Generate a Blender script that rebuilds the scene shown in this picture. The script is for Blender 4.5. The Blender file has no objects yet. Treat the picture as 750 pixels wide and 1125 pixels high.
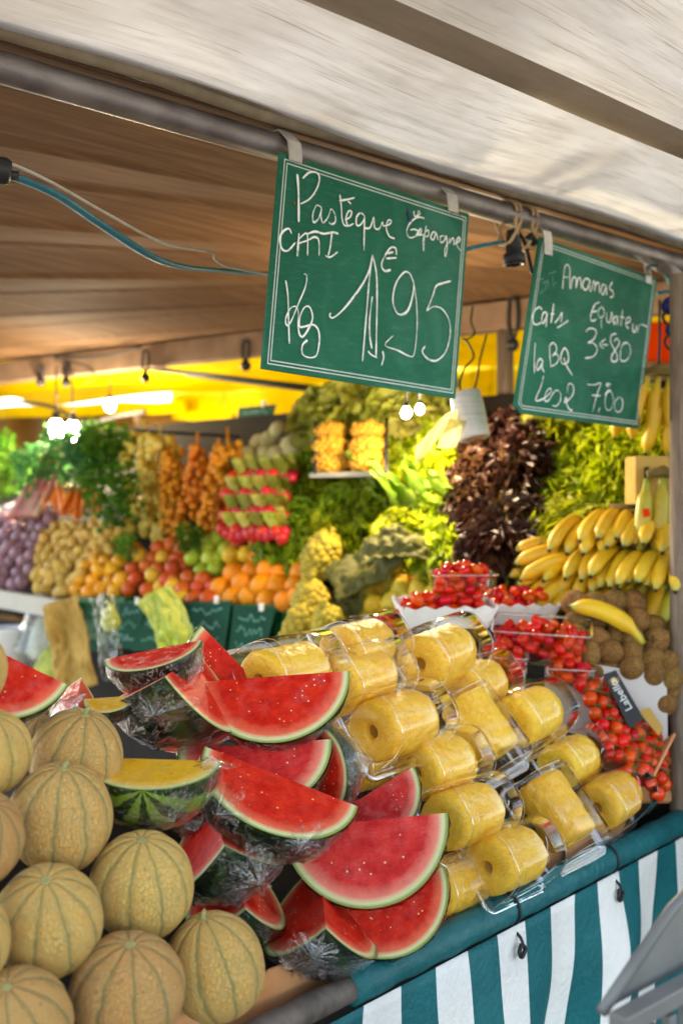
import bpy, bmesh, math, random
from mathutils import Vector, Matrix, Quaternion, noise
random.seed(7)
sc = bpy.context.scene
C = sc.collection
PI = math.pi
F = 1250.0; H = 1.6            # focal length in photo pixels, camera height
V = Vector
CAM = V((0, 0, H))

# ---------------------------------------------------------------- geometry frames of the place
def ray(px, py): return V(((px - 375) / F, 1.0, (562.5 - py) / F))
def at(px, py, d): return CAM + ray(px, py) * d
def plane_hit(px, py, p0, n):
    r = ray(px, py); return CAM + r * ((p0 - CAM).dot(n) / r.dot(n))
# front stall: rail line, direction along it, slope of the display (50 degrees)
RA = V((-.168, 1.55, -.70 + H)); RD = V((.643, .766, 0)).normalized(); RB = V((-RD.y, RD.x, 0))
SN = (RB * -math.sin(math.radians(50)) + V((0, 0, math.cos(math.radians(50))))).normalized()
SU = (RB * math.cos(math.radians(50)) + V((0, 0, math.sin(math.radians(50))))).normalized()
def S(px, py, off=0.0): return plane_hit(px, py, RA + SN * off, SN)
# back stall: counter line and slope
BA = V((-.22, 3.70, -.30 + H)); BD = V((.72, -.69, 0)).normalized(); BB = V((-BD.y, BD.x, 0))
BN = (BB * -math.sin(math.radians(50)) + V((0, 0, math.cos(math.radians(50))))).normalized()
BU = (BB * math.cos(math.radians(50)) + V((0, 0, math.sin(math.radians(50))))).normalized()
def B(px, py, off=0.0): return plane_hit(px, py, BA + BN * off, BN)
# awning pipe
PA = V((-.537, 1.79, .70 + H)); PD = V((1.503, 1.43, 0)).normalized(); PO = V((PD.y, -PD.x, 0))
# back beam
KA = V((-1.73, 5.75, .70 + H)); KD = V((2.37, -1.72, 0)).normalized(); KO = V((-KD.y, KD.x, 0))
UP = V((0, 0, 1))

# ---------------------------------------------------------------- object helpers
def link(o): C.objects.link(o); return o
def mesh(name, verts, faces, mats, smooth=True, uv=None, fm=None):
    me = bpy.data.meshes.new(name)
    me.from_pydata([tuple(v) for v in verts], [], faces)
    for m in (mats if isinstance(mats, (list, tuple)) else [mats]): me.materials.append(m)
    if smooth:
        for p in me.polygons: p.use_smooth = True
    if fm:
        for p, i in zip(me.polygons, fm): p.material_index = i
    if uv:
        l = me.uv_layers.new(name='UVMap')
        for lp in me.loops: l.data[lp.index].uv = uv[lp.vertex_index]
    me.update(); return me
def tag(o, label=None, cat=None, group=None, kind=None):
    if label: o['label'] = label
    if cat: o['category'] = cat
    if group: o['group'] = group
    if kind: o['kind'] = kind
    return o
def ob(name, me, parent=None, mat=None):
    o = link(bpy.data.objects.new(name, me))
    if parent: o.parent = parent
    if mat is not None: o.matrix_local = mat
    return o
def obw(name, verts, faces, m, parent=None, smooth=True, uv=None, fm=None):
    """verts in world space: put the origin at the base of the thing (or under the parent)"""
    if parent is not None:
        inv = parent.matrix_basis.inverted()
        return ob(name, mesh(name, [inv @ V(v) for v in verts], faces, m, smooth, uv, fm), parent)
    n = len(verts); c = V((sum(v[0] for v in verts) / n, sum(v[1] for v in verts) / n, min(v[2] for v in verts)))
    o = ob(name, mesh(name, [V(v) - c for v in verts], faces, m, smooth, uv, fm)); o.location = c
    return o
def thing(name, label, cat, loc=(0, 0, 0), group=None, mat=None):
    o = link(bpy.data.objects.new(name, None)); o.empty_display_size = .05
    if mat is not None: o.matrix_basis = mat
    else: o.location = loc
    return tag(o, label, cat, group)
def dup(root, mat, label=None, group=None):
    r = root.copy(); link(r); r.matrix_basis = mat
    if label: r['label'] = label
    if group: r['group'] = group
    for ch in root.children:
        c = ch.copy(); link(c); c.parent = r; c.matrix_local = ch.matrix_basis
        for g in ch.children:
            d = g.copy(); link(d); d.parent = c; d.matrix_local = g.matrix_basis
    return r
def frame(loc, x, z, s=1.0):
    z = V(z).normalized(); x = V(x); x = (x - z * x.dot(z)).normalized(); y = z.cross(x)
    m = Matrix((x, y, z)).transposed().to_4x4()
    m = m @ Matrix.Diagonal((s, s, s, 1)) if not isinstance(s, (tuple, list)) else m @ Matrix.Diagonal((*s, 1))
    m.translation = loc; return m
def rrot(): return Quaternion((random.gauss(0, 1), random.gauss(0, 1), random.gauss(0, 1), random.gauss(0, 1))).normalized().to_matrix().to_4x4()
def T(v): return Matrix.Translation(v)
def Sc(x, y=None, z=None): return Matrix.Diagonal((x, x if y is None else y, x if z is None else z, 1))

# ---------------------------------------------------------------- shape helpers (verts, faces)
class G:
    def __init__(s): s.v = []; s.f = []; s.m = []
    def add(s, v, f, mi=0):
        k = len(s.v); s.v += [V(p) for p in v]; s.f += [tuple(i + k for i in q) for q in f]; s.m += [mi] * len(f)
    def box(s, c, x, y, z, hx, hy, hz, mi=0):
        c = V(c); x = V(x) * hx; y = V(y) * hy; z = V(z) * hz
        p = [c + x * a + y * b + z * d for a in (-1, 1) for b in (-1, 1) for d in (-1, 1)]
        s.add(p, [(0, 1, 3, 2), (4, 6, 7, 5), (0, 4, 5, 1), (2, 3, 7, 6), (0, 2, 6, 4), (1, 5, 7, 3)], mi)
    def tube(s, pts, r, n=10, mi=0, cap=True, flat=1.0):
        pts = [V(p) for p in pts]; m = len(pts)
        rr = r if isinstance(r, (list, tuple)) else [r] * m
        d0 = (pts[1] - pts[0]).normalized(); up = V((0, 0, 1)) if abs(d0.z) < .9 else V((1, 0, 0))
        vs = []; a = d0.cross(up).normalized()
        for i, p in enumerate(pts):
            d = (pts[min(i + 1, m - 1)] - pts[max(i - 1, 0)]).normalized()
            a = (a - d * a.dot(d)).normalized(); b = d.cross(a)
            vs += [p + (a * math.cos(2 * PI * k / n) + b * math.sin(2 * PI * k / n) * flat) * rr[i] for k in range(n)]
        fs = [(i * n + k, i * n + (k + 1) % n, (i + 1) * n + (k + 1) % n, (i + 1) * n + k) for i in range(m - 1) for k in range(n)]
        if cap: fs += [tuple(range(n - 1, -1, -1)), tuple((m - 1) * n + k for k in range(n))]
        s.add(vs, fs, mi)
    def lathe(s, prof, n=24, mi=0, mat=None):
        """prof: (radius, z) list, poles allowed at radius 0"""
        vs = []; fs = []
        for r, z in prof: vs += [V((r * math.cos(2 * PI * k / n), r * math.sin(2 * PI * k / n), z)) for k in range(n)]
        for i in range(len(prof) - 1):
            for k in range(n): fs.append((i * n + k, i * n + (k + 1) % n, (i + 1) * n + (k + 1) % n, (i + 1) * n + k))
        if mat is not None: vs = [mat @ v for v in vs]
        s.add(vs, fs, mi)
    def grid(s, fn, nu, nv, mi=0):
        vs = [V(fn(i / nu, j / nv)) for i in range(nu + 1) for j in range(nv + 1)]
        fs = [(i * (nv + 1) + j, (i + 1) * (nv + 1) + j, (i + 1) * (nv + 1) + j + 1, i * (nv + 1) + j + 1) for i in range(nu) for j in range(nv)]
        s.add(vs, fs, mi)
    def me(s, name, m, smooth=True): return mesh(name, s.v, s.f, m, smooth, None, s.m)
    def ob(s, name, m, parent=None, smooth=True): return obw(name, s.v, s.f, m, parent, smooth, None, s.m)
def smooth_pts(pts, k=6):
    pts = [V(p) for p in pts]
    if len(pts) < 3:
        return [pts[0].lerp(pts[-1], i / k) for i in range(k + 1)]
    out = []
    for i in range(len(pts) - 1):
        p0 = pts[max(i - 1, 0)]; p1 = pts[i]; p2 = pts[i + 1]; p3 = pts[min(i + 2, len(pts) - 1)]
        for j in range(k):
            t = j / k
            out.append(.5 * ((2 * p1) + (p2 - p0) * t + (2 * p0 - 5 * p1 + 4 * p2 - p3) * t * t + (3 * p1 - p0 - 3 * p2 + p3) * t ** 3))
    out.append(pts[-1]); return out
def weld(me, d=1e-5):
    bm = bmesh.new(); bm.from_mesh(me); bmesh.ops.remove_doubles(bm, verts=bm.verts, dist=d); bm.to_mesh(me); bm.free(); return me
def bevel(me, w, seg=2):
    bm = bmesh.new(); bm.from_mesh(me)
    bmesh.ops.bevel(bm, geom=bm.edges[:], offset=w, segments=seg, affect='EDGES', profile=.5)
    bm.to_mesh(me); bm.free(); return me

# ---------------------------------------------------------------- materials
class NT:
    def __init__(s, name):
        s.m = bpy.data.materials.new(name); s.m.use_nodes = True; s.t = s.m.node_tree; s.t.nodes.clear()
        s.out = s.n('ShaderNodeOutputMaterial')
    def n(s, typ, ins=None, **kw):
        x = s.t.nodes.new(typ)
        for k, v in kw.items(): setattr(x, k, v)
        for k, v in (ins or {}).items(): s.set(x.inputs[k], v)
        return x
    def set(s, i, v):
        if hasattr(v, 'is_output') or isinstance(v, bpy.types.NodeSocket): s.t.links.new(v, i)
        else:
            if isinstance(v, (tuple, list)) and len(v) == 3 and i.type == 'RGBA': v = (*v, 1)
            i.default_value = v
    def math(s, op, a, b=0.0, c=None, clamp=False):
        x = s.n('ShaderNodeMath', operation=op, use_clamp=clamp); s.set(x.inputs[0], a); s.set(x.inputs[1], b)
        if c is not None: s.set(x.inputs[2], c)
        return x.outputs[0]
    def coords(s, stretch=None, kind='Object', rnd=True):
        tc = s.n('ShaderNodeTexCoord').outputs[kind]
        if rnd:
            oi = s.n('ShaderNodeObjectInfo').outputs['Random']
            a = s.n('ShaderNodeVectorMath', operation='ADD'); s.set(a.inputs[0], tc)
            cx = s.n('ShaderNodeCombineXYZ'); s.set(cx.inputs[0], s.math('MULTIPLY', oi, 37.0)); s.set(cx.inputs[1], s.math('MULTIPLY', oi, 11.0)); s.set(cx.inputs[2], s.math('MULTIPLY', oi, 53.0))
            s.set(a.inputs[1], cx.outputs[0]); tc = a.outputs[0]
        if stretch:
            mp = s.n('ShaderNodeMapping'); s.set(mp.inputs['Vector'], tc); mp.inputs['Scale'].default_value = stretch; tc = mp.outputs[0]
        return tc
    def rot(s, a, stretch):
        tc = s.n('ShaderNodeTexCoord').outputs['Object']; m1 = s.n('ShaderNodeMapping'); s.set(m1.inputs['Vector'], tc); m1.inputs['Rotation'].default_value = (0, 0, a)
        m2 = s.n('ShaderNodeMapping'); s.set(m2.inputs['Vector'], m1.outputs[0]); m2.inputs['Scale'].default_value = stretch; return m2.outputs[0]
    def noise(s, vec, scale, detail=4, rough=.55, dist=0):
        return s.n('ShaderNodeTexNoise', {'Vector': vec, 'Scale': scale, 'Detail': detail, 'Roughness': rough, 'Distortion': dist}).outputs[0]
    def ramp(s, fac, stops, interp='LINEAR'):
        r = s.n('ShaderNodeValToRGB', {'Fac': fac}); e = r.color_ramp.elements; r.color_ramp.interpolation = interp
        while len(e) < len(stops): e.new(.5)
        for x, (p, c) in zip(e, stops): x.position = p; x.color = (*c, 1) if len(c) == 3 else c
        return r.outputs[0]
    def mixc(s, fac, a, b, mode='MIX'):
        x = s.n('ShaderNodeMix', data_type='RGBA', blend_type=mode); s.set(x.inputs[0], fac); s.set(x.inputs[6], a); s.set(x.inputs[7], b); return x.outputs[2]
    def bump(s, h, strength=.3, dist=.01):
        return s.n('ShaderNodeBump', {'Height': h, 'Strength': strength, 'Distance': dist}).outputs[0]
    def pbsdf(s, **k): return s.n('ShaderNodeBsdfPrincipled', {kk.replace('_', ' '): v for kk, v in k.items()}).outputs[0]
    def mixs(s, fac, a, b):
        x = s.n('ShaderNodeMixShader'); s.set(x.inputs[0], fac); s.set(x.inputs[1], a); s.set(x.inputs[2], b); return x.outputs[0]
    def done(s, sh): s.set(s.out.inputs[0], sh); return s.m
def vary(t, col, rand):
    if not rand: return col
    oi = t.n('ShaderNodeObjectInfo').outputs['Random']
    return t.n('ShaderNodeHueSaturation', {'Color': col, 'Hue': t.math('MULTIPLY_ADD', t.math('FRACT', t.math('MULTIPLY', oi, 7.3)), rand * .12, .5 - rand * .06), 'Value': t.math('MULTIPLY_ADD', oi, rand * 2, 1 - rand)}).outputs[0]
def M(name, stops, scale=8, rough=.5, bump=0, bscale=None, stretch=None, coat=0, rand=0, trans=0, spec=.28, detail=4, metal=0, sss=0, dist=.003):
    t = NT(name)
    if not isinstance(stops[0], (tuple, list)): stops = [stops]
    vec = t.coords(stretch)
    nz = t.noise(vec, scale, detail)
    k = len(stops)
    if k == 1: col = t.ramp(nz, [(.3, tuple(c * .86 for c in stops[0])), (.7, tuple(min(1, c * 1.12) for c in stops[0]))])
    else: col = t.ramp(nz, [(.28 + .44 * i / (k - 1), c) for i, c in enumerate(stops)])
    col = vary(t, col, rand)
    a = dict(Base_Color=col, Roughness=rough, Metallic=metal, Coat_Weight=coat)
    if sss: a.update(Subsurface_Weight=sss, Subsurface_Scale=.01, Subsurface_Radius=(1, .4, .2))
    a['Specular_IOR_Level'] = spec
    pb = t.n('ShaderNodeBsdfPrincipled')
    for kk, v in a.items():
        key = {'Specular_IOR_Level': 'Specular IOR Level'}.get(kk, kk.replace('_', ' ')); t.set(pb.inputs[key], v)
    if bump:
        h = t.noise(t.coords(stretch), bscale or scale * 4, 3)
        t.set(pb.inputs['Normal'], t.bump(h, bump, dist))
    sh = pb.outputs[0]
    if trans:
        tr = t.n('ShaderNodeBsdfTranslucent', {'Color': col}).outputs[0]; sh = t.mixs(trans, sh, tr)
    return t.done(sh)
def clear_mat(name, tint=(.98, .98, .97), rough=.06, bump=.0, bscale=30, haze=0.0, fmul=1.0, stretch=None, hazecol=(.9, .88, .86), base=.05):
    t = NT(name)
    lw = t.n('ShaderNodeLayerWeight', {'Blend': .5})
    gl = t.n('ShaderNodeBsdfGlossy', {'Color': (1, 1, 1), 'Roughness': rough})
    nz = None
    if bump:
        nz = t.noise(t.coords(stretch), bscale, 3, .6, .6)
        b = t.bump(nz, bump, .004); t.set(lw.inputs['Normal'], b); t.set(gl.inputs['Normal'], b)
    fac = t.math('MULTIPLY', t.math('MULTIPLY_ADD', t.math('POWER', lw.outputs['Facing'], 4.0), 1.0, base), fmul, clamp=True)
    tr = t.n('ShaderNodeBsdfTransparent', {'Color': tint}).outputs[0]
    sh = t.mixs(fac, tr, gl.outputs[0])
    if haze:
        df = t.n('ShaderNodeBsdfDiffuse', {'Color': hazecol}).outputs[0]  # pale diffuse mixed in to stand for highlights on wrinkles and rims
        if nz is not None:
            rg = t.math('ABSOLUTE', t.math('SUBTRACT', t.noise(t.coords(stretch), bscale * .55, 5, .62, 1.2), .5))
            hf = t.n('ShaderNodeMapRange', {'Value': rg, 'From Min': 0, 'From Max': .020, 'To Min': haze, 'To Max': 0}).outputs[0]
            hf = t.math('MULTIPLY', hf, t.n('ShaderNodeMapRange', {'Value': t.noise(t.coords(), bscale * .25, 2), 'From Min': .42, 'From Max': .6, 'To Min': .05, 'To Max': 1}).outputs[0])
        else: hf = haze
        sh = t.mixs(hf, sh, df)
    return t.done(sh)
# ================================================================ materials used
m_pave = M('street_asphalt', [(.07, .068, .065), (.12, .115, .11)], 3, .85, .3, 60)
m_steel = M('galvanised_steel', [(.13, .105, .10), (.25, .225, .22), (.36, .335, .32)], 7, .45, .08, 60, (1, 1, 2), metal=.7, detail=7)
m_rail = M('dull_brown_steel', [(.06, .045, .04), (.13, .105, .09), (.22, .18, .15)], 18, .6, .2, 90, metal=.3)
m_post = M('weathered_post', [(.13, .09, .065), (.25, .185, .14)], 20, .65, .15, 60, (6, 6, .6))
m_beam = M('brown_beam', [(.20, .12, .075), (.32, .20, .125)], 10, .7, .2, 40, (1, 1, 1), metal=.1)
m_hem = M('khaki_hem', [(.24, .19, .12), (.36, .30, .20)], 20, .8, .2, 60)
m_teal = M('teal_sleeve', [(.003, .090, .105), (.007, .135, .15)], 9, .5, .8, 34, spec=.25, dist=.008)
m_black = M('black_plastic', [(.012, .012, .014), (.025, .025, .027)], 20, .4)
m_bluep = M('dark_blue_plastic', [(.012, .012, .09), (.03, .03, .16)], 20, .35)
m_rubber = M('tan_rubber', [(.42, .28, .15), (.52, .36, .2)], 30, .6)
m_strap = M('turquoise_strap', [(.01, .12, .17), (.02, .19, .25)], 60, .5, .3, 200, (1, 1, 1))
m_string = M('pale_string', [(.4, .36, .3), (.55, .5, .43)], 40, .8)
m_cord = M('black_cord', [(.02, .02, .022), (.04, .04, .042)], 60, .8)
m_wire = M('green_wire', [(.01, .03, .012), (.02, .05, .02)], 60, .5)
m_card = M('orange_cardboard', [(.52, .21, .08), (.62, .30, .14)], 8, .85, .1, 60)
m_kraft = M('kraft_paper', [(.40, .23, .05), (.55, .34, .09)], 6, .8, .3, 20)
m_wood = M('dark_wood', [(.010, .008, .006), (.022, .016, .012)], 6, .9, .2, 40)  # near-black colour stands in for shade in gaps between the goods
m_whitecard = M('white_card', [(.72, .70, .67), (.80, .78, .75)], 12, .75)
m_greycard = M('grey_card', [(.50, .46, .45), (.58, .54, .52)], 6, .8, .1, 50)
m_greyboard = M('grey_board', [(.38, .34, .28), (.48, .44, .37)], 6, .7)
m_label = M('black_label', [(.015, .015, .015), (.03, .03, .03)], 10, .4)
m_gold = M('gold_print', [(.55, .36, .12), (.65, .45, .2)], 30, .5)
m_white = M('white_plastic', [(.72, .72, .72), (.80, .80, .80)], 10, .35)
m_greyplastic = M('grey_crate_plastic', [(.13, .128, .122), (.19, .187, .18)], 8, .35, .08, 60)
m_crate = M('green_crate_plastic', [(.004, .075, .02), (.008, .12, .035)], 8, .4)
m_tape = M('metal_clip', [(.45, .44, .43), (.62, .61, .6)], 60, .3, .2, 120, metal=.9)
m_clipgrey = M('pale_clip', [(.42, .39, .35), (.55, .52, .47)], 30, .5)
def chalkboard():
    t = NT('green_chalkboard'); v = t.coords()
    n1 = t.noise(v, 3, 5, .6); n2 = t.noise(t.coords((4, 4, 30)), 6, 4)
    c = t.ramp(n1, [(.3, (.003, .095, .055)), (.55, (.006, .125, .072)), (.75, (.016, .17, .10))])
    c = t.mixc(t.math('MULTIPLY', t.ramp(n2, [(.55, (0, 0, 0)), (.8, (1, 1, 1))]), .10), c, (.3, .42, .36))
    c = t.mixc(t.math('MULTIPLY', t.ramp(t.noise(v, 4.5, 3, .5, 1.2), [(.48, (0, 0, 0)), (.72, (1, 1, 1))]), .35), c, (.07, .26, .19))
    sp = t.n('ShaderNodeTexVoronoi', {'Vector': v, 'Scale': 55}).outputs['Distance']
    c = t.mixc(t.math('MULTIPLY', t.math('LESS_THAN', sp, .05), .5), c, (.35, .5, .42))
    return t.done(t.pbsdf(Base_Color=c, Roughness=.6, Normal=t.bump(n2, .05), **{'Specular_IOR_Level': .15}))
m_board = chalkboard()
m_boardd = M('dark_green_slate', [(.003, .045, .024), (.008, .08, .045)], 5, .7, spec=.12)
def chalk(name, lo, op):
    t = NT(name); v = t.coords(); n1 = t.noise(v, 130, 4, .7); n2 = t.noise(v, 22, 3)
    f = t.math('ADD', t.math('MULTIPLY', n1, .6), t.math('MULTIPLY', n2, .5))
    c = t.ramp(f, [(lo, (.10, .28, .21)), (lo + .16, tuple(op * x for x in (.86, .88, .85)))])
    return t.done(t.pbsdf(Base_Color=c, Roughness=.9))
m_chalk = chalk('white_chalk', .37, 1.0); m_faint = chalk('rubbed_chalk', .62, .5)
m_line = M('printed_white_line', [(.50, .60, .54), (.68, .74, .70)], 40, .5)
m_marker = M('dark_marker', [(.02, .02, .05), (.02, .06, .22)], 60, .5)
m_rust = M('rust_spot', [(.18, .07, .02), (.28, .12, .04)], 60, .8)
def tarp(name, stops, scale, stretch, trans, rough=.7, bump=.3, streak=None, rotz=-.759):
    t = NT(name); dirw = rotz
    v = t.rot(dirw, stretch)
    wv = t.n('ShaderNodeTexNoise', {'Vector': t.rot(dirw, (1, 1, 1)), 'Scale': 420, 'Detail': 1}).outputs[0]
    n1 = t.noise(v, scale, 6, .65, .4); n2 = t.noise(t.coords(None, rnd=False), 2.2, 4, .6)
    c = t.ramp(n1, [(.25 + .5 * i / (len(stops) - 1), s_) for i, s_ in enumerate(stops)])
    if streak:
        k = t.noise(t.rot(dirw, (stretch[0] * .6, stretch[1] * 3.5, 1)), scale * 1.7, 5, .7)
        c = t.mixc(t.math('MULTIPLY', t.ramp(t.noise(t.rot(dirw, (.9, 60, 1)), 3, 3, .8), [(.60, (0, 0, 0)), (.66, (1, 1, 1))]), .75), c, streak)
        c = t.mixc(t.ramp(k, [(.60, (0, 0, 0)), (.74, (1, 1, 1))]), c, streak)
        c = t.mixc(t.math('MULTIPLY', t.ramp(n2, [(.45, (0, 0, 0)), (.75, (1, 1, 1))]), .45), c, streak)
        sp = t.n('ShaderNodeTexVoronoi', {'Vector': t.rot(dirw, (1, 2.5, 1)), 'Scale': 4.2}).outputs['Distance']
        c = t.mixc(t.math('MULTIPLY', t.math('LESS_THAN', sp, .035), .7), c, (.12, .07, .045))
    d = t.pbsdf(Base_Color=c, Roughness=rough, **{'Specular_IOR_Level': .12}, Normal=t.bump(n1, bump, .02))
    tr = t.n('ShaderNodeBsdfTranslucent', {'Color': c}).outputs[0]
    return t.done(t.mixs(trans, d, tr))
m_awn = tarp('weathered_white_canvas', [(.64, .63, .60), (.76, .755, .74), (.82, .815, .80)], 3.0, (1.6, 14, 1), .27, .8, .2, (.42, .38, .33))
m_awnin = tarp('brown_canvas', [(.10, .050, .025), (.165, .086, .043), (.24, .130, .066)], 2.6, (1.2, 16, 1), .03, .8, .2, (.11, .065, .04))
m_band = tarp('brown_band', [(.26, .20, .145), (.38, .30, .22)], 3, (1, 6, 1), .06)
m_yellow = tarp('yellow_canvas', [(.74, .54, .010), (.80, .62, .02)], 2.2, (.35, 9, 1), .29, .8, .2, (.34, .22, .005), rotz=.628)  # dark streak colour paints in the shade along its folds
m_red = tarp('red_canvas', [(.75, .06, .005), (.8, .1, .01)], 2, (1, 4, 1), .55, .6, .2)
m_curtg = tarp('green_curtain', [(.02, .07, .015), (.06, .16, .03)], 2, (4, 4, 1), .25)
m_curtb = tarp('brown_curtain', [(.14, .075, .02), (.26, .15, .045)], 2, (5, 5, 1), .3)
def stripes():
    t = NT('striped_canvas'); uv = t.n('ShaderNodeUVMap').outputs[0]
    x = t.n('ShaderNodeSeparateXYZ', {0: uv}).outputs[0]
    s_ = t.math('PINGPONG', x, 1.0)
    k = t.math('GREATER_THAN', s_, .5)
    n1 = t.noise(t.coords(), 6, 5); n2 = t.noise(t.coords(), 70, 3)
    g = t.ramp(n1, [(.3, (.003, .09, .105)), (.7, (.006, .135, .15))]); w = t.ramp(n1, [(.3, (.66, .65, .62)), (.7, (.79, .78, .76))])
    sp = t.n('ShaderNodeTexVoronoi', {'Vector': t.coords((1, 1, .25)), 'Scale': 13}).outputs['Distance']
    w = t.mixc(t.math('MULTIPLY', t.math('LESS_THAN', sp, .07), .6), w, (.35, .32, .27))
    c = t.mixc(k, w, g)
    return t.done(t.pbsdf(Base_Color=c, Roughness=.5, **{'Specular_IOR_Level': .15}, Normal=t.bump(t.math('ADD', n2, t.math('MULTIPLY', n1, 2)), .35, .012)))
m_stripe = stripes()
m_clear = clear_mat('clear_pet', (.985, .985, .975), .04, .05, 9, 0, 1.25, base=.03)
m_rimx = None
m_rim = clear_mat('clear_pet_rim', (.96, .965, .95), .08, .2, 40, .34, 2.6, base=.12)
m_film = clear_mat('cling_film', (.97, .965, .97), .08, .8, 7, .55, 1.4, (1, 1, 2.6), (.70, .60, .64), base=.03)  # wrinkle highlights are painted in as pale purple-white diffuse streaks
m_tuft = clear_mat('gathered_film', (.95, .94, .95), .12, .6, 14, .5, 1.6, (1, 1, 1), (.72, .62, .66), base=.06)
m_bag = clear_mat('plastic_bag', (.93, .93, .88), .25, .9, 9, .55, 1.4, None, (.8, .82, .72))
# fruit
def melon():
    t = NT('cantaloupe_skin'); tc = t.coords(rnd=False); oi = t.n('ShaderNodeObjectInfo').outputs['Random']
    s = t.n('ShaderNodeSeparateXYZ', {0: tc})
    ang = t.math('ARCTAN2', s.outputs[1], s.outputs[0])
    wob = t.math('MULTIPLY', t.math('SUBTRACT', t.noise(t.coords((1, 1, 1)), 3.5, 3), .5), .16)
    f = t.math('FRACT', t.math('MULTIPLY', t.math('ADD', ang, t.math('ADD', wob, 6.2832)), 10 / (2 * PI)))
    d = t.math('ABSOLUTE', t.math('SUBTRACT', f, .5))           # 0 in the middle of a groove
    n1 = t.noise(t.coords(), 2.4, 5, .6); n2 = t.noise(t.coords((1, 1, .75)), 34, 4, .75, .8)
    vor = t.n('ShaderNodeTexVoronoi', {'Vector': t.coords((1, 1, .55)), 'Scale': 13.0}, feature='DISTANCE_TO_EDGE').outputs['Distance']
    fine = t.ramp(n2, [(.44, (0, 0, 0)), (.56, (1, 1, 1))])
    base = t.ramp(n1, [(.30, (.58, .305, .07)), (.48, (.70, .35, .072)), (.72, (.76, .33, .055))])
    base = t.mixc(t.math('MULTIPLY', fine, .5), base, (.82, .57, .26))
    net = t.ramp(vor, [(.0, (1, 1, 1)), (.07, (0, 0, 0))])
    base = t.mixc(t.math('MULTIPLY', net, .25), base, (.72, .58, .36))
    sp = t.n('ShaderNodeTexVoronoi', {'Vector': t.coords(), 'Scale': 4.0}).outputs['Distance']
    base = t.mixc(t.math('MULTIPLY', t.ramp(sp, [(.10, (1, 1, 1)), (.22, (0, 0, 0))]), .35), base, (.32, .16, .05))
    wv = t.math('MULTIPLY', t.noise(t.coords(), 9, 3), .05)
    edge = t.ramp(t.math('ADD', d, wv), [(.045, (1, 1, 1)), (.10, (0, 0, 0))])
    soft = t.ramp(d, [(.04, (1, 1, 1)), (.22, (0, 0, 0))])
    base = t.mixc(t.math('MULTIPLY', soft, .30), base, (.42, .36, .12))
    base = t.mixc(t.math('MULTIPLY', edge, .52), base, (.15, .165, .07))
    base = t.n('ShaderNodeHueSaturation', {'Color': base, 'Hue': t.math('MULTIPLY_ADD', oi, .022, .492), 'Value': t.math('MULTIPLY_ADD', oi, .22, .9)}).outputs[0]
    h = t.math('ADD', t.math('MULTIPLY', n2, .7), t.math('ADD', t.math('MULTIPLY', net, .35), t.math('MULTIPLY', soft, -.8)))
    return t.done(t.pbsdf(Base_Color=base, Roughness=.62, Normal=t.bump(h, 1.0, .005)))
m_melon = melon()
m_stem = M('dry_stem', [(.25, .24, .08), (.40, .36, .16)], 20, .8, .4, 60)
def flesh(name, c0, c1, pale, rimg, seedc, dark=False):
    t = NT(name); tc = t.coords(rnd=False)
    ln = t.n('ShaderNodeVectorMath', {0: tc}, operation='LENGTH').outputs['Value']
    n1 = t.noise(t.coords(), 5, 6, .65); n2 = t.noise(t.coords((1, 1, 1)), 34, 4, .7)
    r = t.math('ADD', ln, t.math('MULTIPLY', t.math('SUBTRACT', n1, .5), .10))
    red = t.ramp(n1, [(.3, c0), (.7, c1)])
    red = t.mixc(t.math('MULTIPLY', t.ramp(n2, [(.55, (0, 0, 0)), (.7, (1, 1, 1))]), .12), red, pale)
    fib = t.noise(t.coords((1, 7, 7)), 4, 4, .7)
    red = t.mixc(t.math('MULTIPLY', t.ramp(fib, [(.5, (0, 0, 0)), (.72, (1, 1, 1))]), .22), red, tuple(x * .55 for x in c0))
    c = t.mixc(t.ramp(r, [(.74, (0, 0, 0)), (.90, (1, 1, 1))]), red, pale)
    c = t.mixc(t.ramp(ln, [(.885, (0, 0, 0)), (.935, (1, 1, 1))]), c, (.62, .62, .33))
    c = t.mixc(t.ramp(ln, [(.955, (0, 0, 0)), (.985, (1, 1, 1))]), c, rimg)
    vor = t.n('ShaderNodeTexVoronoi', {'Vector': t.coords((1.0, 1, 1.0)), 'Scale': 13.0, 'Randomness': 1.0})
    sd = t.math('LESS_THAN', vor.outputs['Distance'], .17)
    band = t.ramp(ln, [(.38, (0, 0, 0)), (.45, (1, 1, 1)), (.68, (1, 1, 1)), (.74, (0, 0, 0))])
    pick = t.math('GREATER_THAN', t.n('ShaderNodeSeparateColor', {0: vor.outputs['Color']}).outputs[0], .58)
    c = t.mixc(t.math('MULTIPLY', t.math('MULTIPLY', sd, pick), band), c, seedc)
    h = t.math('ADD', t.math('MULTIPLY', n2, .5), t.math('ADD', n1, fib))
    pb = t.n('ShaderNodeBsdfPrincipled', {'Base Color': c, 'Roughness': .5, 'Specular IOR Level': .12, 'Coat Weight': t.ramp(t.noise(t.coords(), 4, 4, .7), [(.48, (0, 0, 0)), (.62, (.7, .7, .7))]), 'Coat Roughness': .05, 'Subsurface Weight': .08, 'Subsurface Scale': .006, 'Subsurface Radius': (1, .25, .15), 'Normal': t.bump(h, .5, .004)})
    nb = t.noise(t.coords((3.5, 1, 1)), 6, 4, .6, 1.0); n3 = t.noise(t.coords((1.0, .8, 1.0)), 26, 5, .8, .6); t.set(pb.inputs['Coat Normal'], t.bump(t.math('ADD', t.math('MULTIPLY', nb, 1.5), n3), 1.0, .012))
    return t.done(pb.outputs[0])
m_fleshr = flesh('watermelon_flesh_red', (.48, .004, .003), (.78, .034, .012), (.82, .16, .085), (.22, .30, .06), (.72, .52, .26))
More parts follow.
